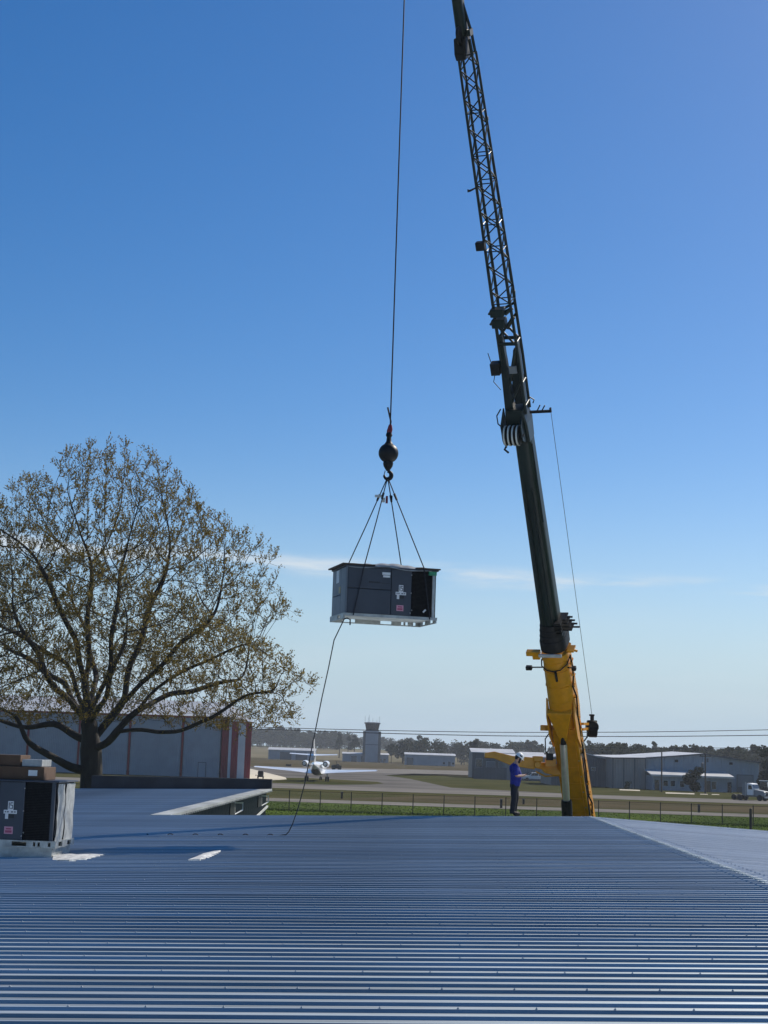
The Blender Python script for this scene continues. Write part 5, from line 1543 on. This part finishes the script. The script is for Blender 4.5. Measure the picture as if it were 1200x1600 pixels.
# face, hair, beard
tl = Matrix.Translation((.10, 0, 1.65)) @ Matrix.Rotation(R_(34), 4, 'Y') @ Matrix.Scale(1.1, 4)
mb = MB(tl); mb.lathe([(.004, .03), (.013, 0), (.016, -.025), (.004, -.032)], 8, (.105, 0, 0)); mb.build('nose', M['skin'], wk, True)
mb = MB(tl); mb.sphere((-.012, 0, .02), .098, 18, 12, (1, .86, 1.0)); mb.build('hair', M['hair'], wk, True, 80)
mb = MB(tl); mb.sphere((.045, 0, -.065), .062, 14, 10, (.95, .92, .85)); mb.build('beard', M['hair'], wk, True, 80)
for s in (-1, 1):
    MB(tl).sphere((.083, s * .032, .015), .014, 8, 6).build('eye', M['label_white'], wk, True)
    MB(tl).sphere((0, s * .088, -.01), .03, 8, 6, (.7, .35, 1.1)).build('ear', M['skin'], wk, True)
MB(tl).box(.098, .105, -.022, .022, -.055, -.048).build('mouth', M['label_red'], wk)
# hard hat with brim, ridge and dark vent band
mb = MB(tl)
prof_ = [(.004, .165), (.05, .158), (.09, .132), (.112, .09), (.118, .05), (.120, .042)]
mb.lathe([(r, z) for r, z in prof_] + [(.112, .040)], 24, (0, 0, 0)); hh = mb.build('hard_hat', M['white'], wk, True, 50)
mb = MB(tl); ring = []
rg_o = [((.160 if math.cos(a) > .3 else .138) * math.cos(a), .134 * math.sin(a)) for a in [2 * math.pi * i / 28 for i in range(28)]]
rg_i = [(.112 * math.cos(a), .112 * math.sin(a)) for a in [2 * math.pi * i / 28 for i in range(28)]]
mb.rings([[(x, y, .050) for x, y in rg_i], [(x, y, .040) for x, y in rg_o], [(x, y, .034) for x, y in rg_o], [(x, y, .038) for x, y in rg_i]], cap=False)
mb.build('brim', M['white'], hh, True, 50)
mb = MB(tl); mb.tube([(-.11, 0, .07), (-.07, 0, .14), (0, 0, .168), (.07, 0, .145), (.108, 0, .09)], .014, 8); mb.build('ridge', M['white'], hh, True)
for s in (-1, 1):
    mb = MB(tl); mb.box(-.02, .05, s * .106 - .012, s * .106 + .012, .07, .105); mb.build('vent', M['black'], hh, bevel=.006)
# the phone is a thing of its own
ph = MB(Matrix.Translation((pf.x + .35, pf.y, pf.z + 1.205)) @ Matrix.Rotation(R_(-35), 4, 'Y')); ph.box(-.07, .07, -.036, .036, -.004, .004)
tag(ph.build('phone', M['black'], None, bevel=.003), 'small dark phone held in the worker hands', 'phone')
# ================================================================ business jet seen from behind
JY = 296.0
jg = gp(497, 1220)
jet = empty('business_jet', (jg[0], JY, 0), R_(-3.0)); tag(jet, 'white twin engine business jet parked tail on across the apron', 'aeroplane')
# local: nose +y, tail -y
fz = 2.35
def ell(y, rx, rz, cz, n=18): return [(rx * math.cos(2 * math.pi * i / n), y, cz + rz * math.sin(2 * math.pi * i / n)) for i in range(n)]
MB().rings([ell(-9.0, .10, .12, fz + .85), ell(-7.5, .55, .6, fz + .62), ell(-5, 1.05, 1.1, fz + .3), ell(-2, 1.25, 1.28, fz + .06), ell(5, 1.25, 1.28, fz), ell(7.5, .95, 1.0, fz - .1), ell(9, .45, .5, fz - .25), ell(9.6, .08, .1, fz - .35)]).build('fuselage', M['planewhite'], jet, True, 60)
MB().rings([ell(-7.2, .42, .40, fz + .28), ell(-5.5, .85, .75, fz - .1), ell(-2, 1.05, .9, fz - .36), ell(3, 1.0, .8, fz - .5), ell(5, .6, .5, fz - .6)]).build('belly', M['planedark'], jet, True, 60)
def wing(name, s, pts, th, m='planewhite', parent=None):
    mb = MB(); rg = []
    for (x, yl, yt, z, t) in pts:
        c = yl - yt
        iz = c * .045
        rg.append([(s * x, yl, z + iz), (s * x, yl - c * .3, z + iz * .6 + t * .6), (s * x, yt, z - iz), (s * x, yl - c * .3, z + iz * .4 - t * .4)])
    mb.rings(rg); return mb.build(name, M[m], parent or jet, True, 50)
for s in (-1, 1):
    w_ = wing('wing', s, [(.9, 3.0, -2.9, fz - .62, .55), (4.5, .6, -3.1, fz - .38, .38), (11.5, -3.4, -5.0, fz + .05, .14)], 0)
    MB().box(min(s * 11.45, s * 11.55), max(s * 11.45, s * 11.55), -5.2, -3.6, fz + .02, fz + .14).build('wing_tip', M['planewhite'], w_)
    n_ = MB().lathe([(.30, -6.9), (.50, -6.3), (.60, -5.2), (.62, -3.6), (.52, -2.7), (.40, -2.75)], 20, (s * 1.95, 0, fz + .95), 'y').build('engine_nacelle', M['planewhite'], jet, True, 45)
    MB().lathe([(.02, -6.75), (.44, -6.92), (.47, -6.6), (.02, -6.5)], 20, (s * 1.95, 0, fz + .95), 'y').build('exhaust', M['black'], n_, True)
    MB().bar((s * 1.0, -4.6, fz + .75), (s * 1.5, -4.6, fz + .9), 2.0, .18, (0, 0, 1)).build('pylon', M['planewhite'], jet)
    wing('tailplane', s, [(.05, -7.3, -9.4, fz + 2.55, .22), (4.4, -9.2, -10.4, fz + 2.75, .10)], 0)
    g_ = MB().tube([(s * 1.95, -1.4, fz - .6), (s * 1.95, -1.4, .45)], .11, 8).build('main_gear', M['galv'], jet)
    for dx in (-.22, .22):
        MB().lathe([(.1, -.13), (.42, -.13), (.48, 0), (.42, .13), (.1, .13)], 16, (s * 1.95 + dx, -1.4, .48), 'x').build('wheel', M['rubber'], g_, True)
mb = MB(); rg = []
for (z, yl, yt, t) in ((fz + .9, -4.6, -8.6, .42), (fz + 2.55, -6.9, -9.3, .30), (fz + 5.5, -9.2, -10.9, .16)):
    c = yl - yt; rg.append([(0, yl, z), (t / 2, yl - c * .4, z), (0, yt, z), (-t / 2, yl - c * .4, z)])
mb.rings(rg).build('tail_fin', M['planewhite'], jet, True, 50)
g_ = MB().tube([(0, 7.2, fz - .8), (0, 7.2, .4)], .08, 8).build('nose_gear', M['galv'], jet)
for dx in (-.15, .15): MB().lathe([(.08, -.09), (.34, -.09), (.38, 0), (.34, .09), (.08, .09)], 14, (dx, 7.2, .38), 'x').build('wheel', M['rubber'], g_, True)

def wheelset(r, spots, rad, wd, axis='x'):
    for (x, y) in spots:
        w_ = MB().lathe([(rad * .4, -wd / 2), (rad * .92, -wd / 2), (rad, 0), (rad * .92, wd / 2), (rad * .4, wd / 2)], 18, (x, y, rad), axis).build('wheel', M['rubber'], r, True)
        MB().lathe([(.03, -wd * .4), (rad * .5, -wd * .45), (rad * .5, wd * .45), (.03, wd * .4)], 12, (x, y, rad), axis).build('rim', M['galv'], w_, True)

# ground power unit under the left wing tip, tug behind the right engine
p = gp(407, 1217); r = empty('ground_power_unit', (p[0], p[1], 0)); tag(r, 'dark boxy ground power unit under the left wing tip', 'ground equipment')
MB().box(-.5, .5, -.9, .9, .35, 1.45).build('body', M['black'], r, bevel=.06); MB().box(-.42, .42, -.8, .8, 1.452, 1.52).build('lid', M['siding_dark'], r); MB().tube([(-.5, -.6, .6), (-.9, -.7, .75), (-.95, -.7, .5)], .06, 6).build('tow_bar', M['black'], r)
wheelset(r, [(-.5, -.6), (.5, -.6), (-.5, .6), (.5, .6)], .28, .16)
p = gp(526, 1203); r = empty('aircraft_tug', (p[0], p[1], 0), R_(15)); tag(r, 'dark aircraft tug parked behind the right engine of the jet', 'tug')
MB().box(-1.5, 1.3, -.8, .8, .4, 1.35).build('body', M['black'], r, bevel=.08); MB().box(-1.2, -.1, -.7, .7, 1.36, 1.55).build('bonnet', M['black'], r, bevel=.05); MB().tube([(-.2, -.6, 1.35), (-.25, -.6, 2.5), (-.6, -.6, 2.6)], .07, 6).build('roll_bar', M['black'], r); MB().box(.1, .6, -.5, .5, 1.36, 1.75).build('seat', M['siding_dark'], r, bevel=.05)
wheelset(r, [(-.95, -.75), (.85, -.75), (-.95, .75), (.85, .75)], .42, .25, 'y')
p = gp(451, 1197.5); tag(MB().box(p[0] - .9, p[0] + .9, p[1] - .3, p[1] + .3, .0, .55).prism([(p[0] - 1.0, .55), (p[0] + 1.0, .55), (p[0] + .9, .72), (p[0] - .9, .72)], p[1] - .35, p[1] + .35, 'xz').build('taxiway_sign', M['wood']), 'low dark taxiway sign on brown grass left of the jet tail', 'sign')

# white pickup in front of the long hangar
def pickup(label, px, py, rz, sc=1.0, cat='pickup truck', name='pickup_truck'):
    p = gp(px, py); r = empty(name, (p[0], p[1], 0), rz); tag(r, label, cat); r.scale = (sc, sc, sc)
    h = .95
    MB().prism([(-2.9, .45), (2.75, .45), (2.8, .8), (2.7, 1.05), (1.35, 1.14), (1.3, 1.15), (-2.9, 1.12)], -h, h, 'xz').build('body', M['white'], r, bevel=.06)
    MB().prism([(-.75, 1.16), (1.25, 1.16), (.6, 1.8), (.45, 1.86), (-.6, 1.86), (-.75, 1.8)], -h + .08, h - .08, 'xz').build('cabin', M['white'], r, bevel=.05)
    for s in (-1, 1):
        for (a, b, c, d) in ((-.62, .02, -.62, .02), (.10, .98, .10, .52)):
            MB().prism([(a, 1.2), (b, 1.2), (d, 1.74), (c, 1.74)], s * (h - .08) - .02, s * (h - .08) + .02, 'xz').build('side_window', M['glass'], r)
    MB().bar((1.24, 0, 1.22), (.66, 0, 1.78), 1.6, .03, (0, 0, 1)).build('windscreen', M['glass'], r)
    MB().box(-2.8, -.85, -h + .12, h - .12, 1.121, 1.14).build('load_bed', M['black'], r)
    for s in (-1, 1): MB().box(2.68, 2.76, s * .7 - .16, s * .7 + .16, .8, .98).build('headlight', M['glass'], r)
    MB().box(2.72, 2.9, -h, h, .45, .62).build('bumper', M['galv'], r)
    wheelset(r, [(-1.85, -.85), (1.75, -.85), (-1.85, .85), (1.75, .85)], .39, .24, 'y')
    return r
pickup('white pickup truck parked before the long grey hangar', 835, 1220.5, R_(184), 1.12)
pickup('pale utility truck partly hidden behind the boom at the hangar', 868, 1222, R_(5), .95)
# car by the annex
p = gp(1045, 1233); r = empty('parked_car', (p[0], p[1], 0), R_(200)); tag(r, 'pale car parked beside the bare utility pole', 'car')
MB().prism([(-2.2, .3), (2.2, .3), (2.25, .75), (1.2, .98), (-2.1, 1.0)], -.85, .85, 'xz').build('body', M['trim'], r, bevel=.07)
MB().prism([(-2.0, 1.0), (1.15, .99), (.35, 1.5), (-1.5, 1.54)], -.75, .75, 'xz').build('cabin', M['trim'], r, bevel=.06)
for s in (-1, 1): MB().prism([(-1.7, 1.03), (.95, 1.03), (.3, 1.44), (-1.4, 1.46)], s * .755 - .015, s * .755 + .015, 'xz').build('side_window', M['glass'], r)
wheelset(r, [(-1.4, -.78), (1.4, -.78), (-1.4, .78), (1.4, .78)], .33, .2, 'y')
# low dome-roofed shelter and dark gate by the annex
p = gp(1133, 1236.5); r = empty('small_shelter', (p[0], p[1], 0)); tag(r, 'small grey domed shelter in front of the annex right end', 'shelter')
MB().box(-1.35, 1.35, -.9, .9, 0, .75).build('walls', M['siding_grey'], r); MB().prism([(-1.45, .74), (1.45, .74), (1.2, 1.2), (.4, 1.42), (-.4, 1.42), (-1.2, 1.2)], -1.0, 1.0, 'xz').build('roof', M['siding_dark'], r)
p = gp(1090, 1233.5); r = empty('yard_gate', (p[0], p[1], 0)); tag(r, 'dark yard gate with pale top rail below the round bush', 'gate')
for i in range(5): MB().box(-1.9 + i * .78, -1.15 + i * .78, 0, .06, .05, 2.0).build('gate_panel', M['black'], r)
MB().box(-2.0, 2.0, -.02, .08, 2.05, 2.2).build('top_rail', M['siding_grey'], r)
# semi tractor on the taxiway at right
p = gp(1174, 1251); r = empty('semi_tractor', (p[0], p[1], 0), R_(-42)); tag(r, 'white semi tractor without trailer on the taxiway at right', 'truck')
MB().box(-3.0, 2.9, -.42, .42, .62, .86).build('chassis', M['siding_dark'], r)
MB().prism([(-.3, .9), (.9, .9), (.9, 2.0), (.6, 2.75), (-.1, 2.85), (-.3, 2.6)], -1.05, 1.05, 'xz').build('cab', M['white'], r, bevel=.06)
MB().prism([(-1.2, .9), (-.32, .9), (-.32, 2.8), (-1.1, 2.6)], -1.0, 1.0, 'xz').build('sleeper', M['siding_grey'], r, bevel=.05)
MB().prism([(.92, .8), (2.8, .75), (2.85, 1.35), (2.6, 1.6), (.92, 1.85)], -.85, .85, 'xz').build('bonnet', M['siding_grey'], r, bevel=.08)
MB().bar((.93, 0, 2.05), (.68, 0, 2.62), 1.85, .03).build('windscreen', M['glass'], r)
for s in (-1, 1):
    MB().prism([(0, 1.85), (.75, 1.85), (.55, 2.5), (0, 2.5)], s * 1.055 - .015, s * 1.055 + .015, 'xz').build('side_window', M['glass'], r)
    MB().box(2.75, 2.86, s * .65 - .14, s * .65 + .14, 1.0, 1.25).build('headlight', M['label_white'], r)
    MB().tube([(-.45, s * 1.1, .8), (-.45, s * 1.1, 3.0)], .07, 8).build('exhaust_stack', M['galv'], r)
MB().box(2.8, 2.84, -.45, .45, .85, 1.5).build('grille', M['black'], r); MB().box(2.86, 3.0, -1.0, 1.0, .5, .75).build('bumper', M['galv'], r)
wheelset(r, [(2.0, -.9), (2.0, .9), (-1.5, -.85), (-1.5, .85), (-2.65, -.85), (-2.65, .85)], .5, .36, 'y')
p = gp(1199, 1243); r = empty('yard_tractor', (p[0], p[1], 0), R_(-20)); tag(r, 'dark tractor cut by the right edge beyond the semi', 'tractor')
MB().box(-1.6, 1.6, -.6, .6, .6, 1.4).build('body', M['black'], r, bevel=.08); MB().prism([(-1.4, 1.4), (.2, 1.4), (0, 2.7), (-1.2, 2.7)], -.7, .7, 'xz').build('cab', M['glass'], r, bevel=.05); MB().box(-1.5, .3, -.8, .8, 2.71, 2.85).build('cab_roof', M['white'], r)
wheelset(r, [(-1.0, -.75), (-1.0, .75), (1.1, -.65), (1.1, .65)], .6, .35, 'y')

# ================================================================ air
hz = bpy.data.materials.new('haze_air'); hz.use_nodes = True
hn, hl_ = hz.node_tree.nodes, hz.node_tree.links
hn.clear(); ho = hn.new('ShaderNodeOutputMaterial'); pv = hn.new('ShaderNodeVolumePrincipled')
pv.inputs['Color'].default_value = (.86, .92, 1.0, 1); pv.inputs['Density'].default_value = 0.00016; pv.inputs['Anisotropy'].default_value = 0.3
hl_.new(pv.outputs[0], ho.inputs['Volume'])
hb_ = MB().box(-4200, 4200, -400, 4200, -1.5, 44).build('haze', hz); tag(hb_, 'pale haze in the air over the airfield', 'haze', kind='stuff')
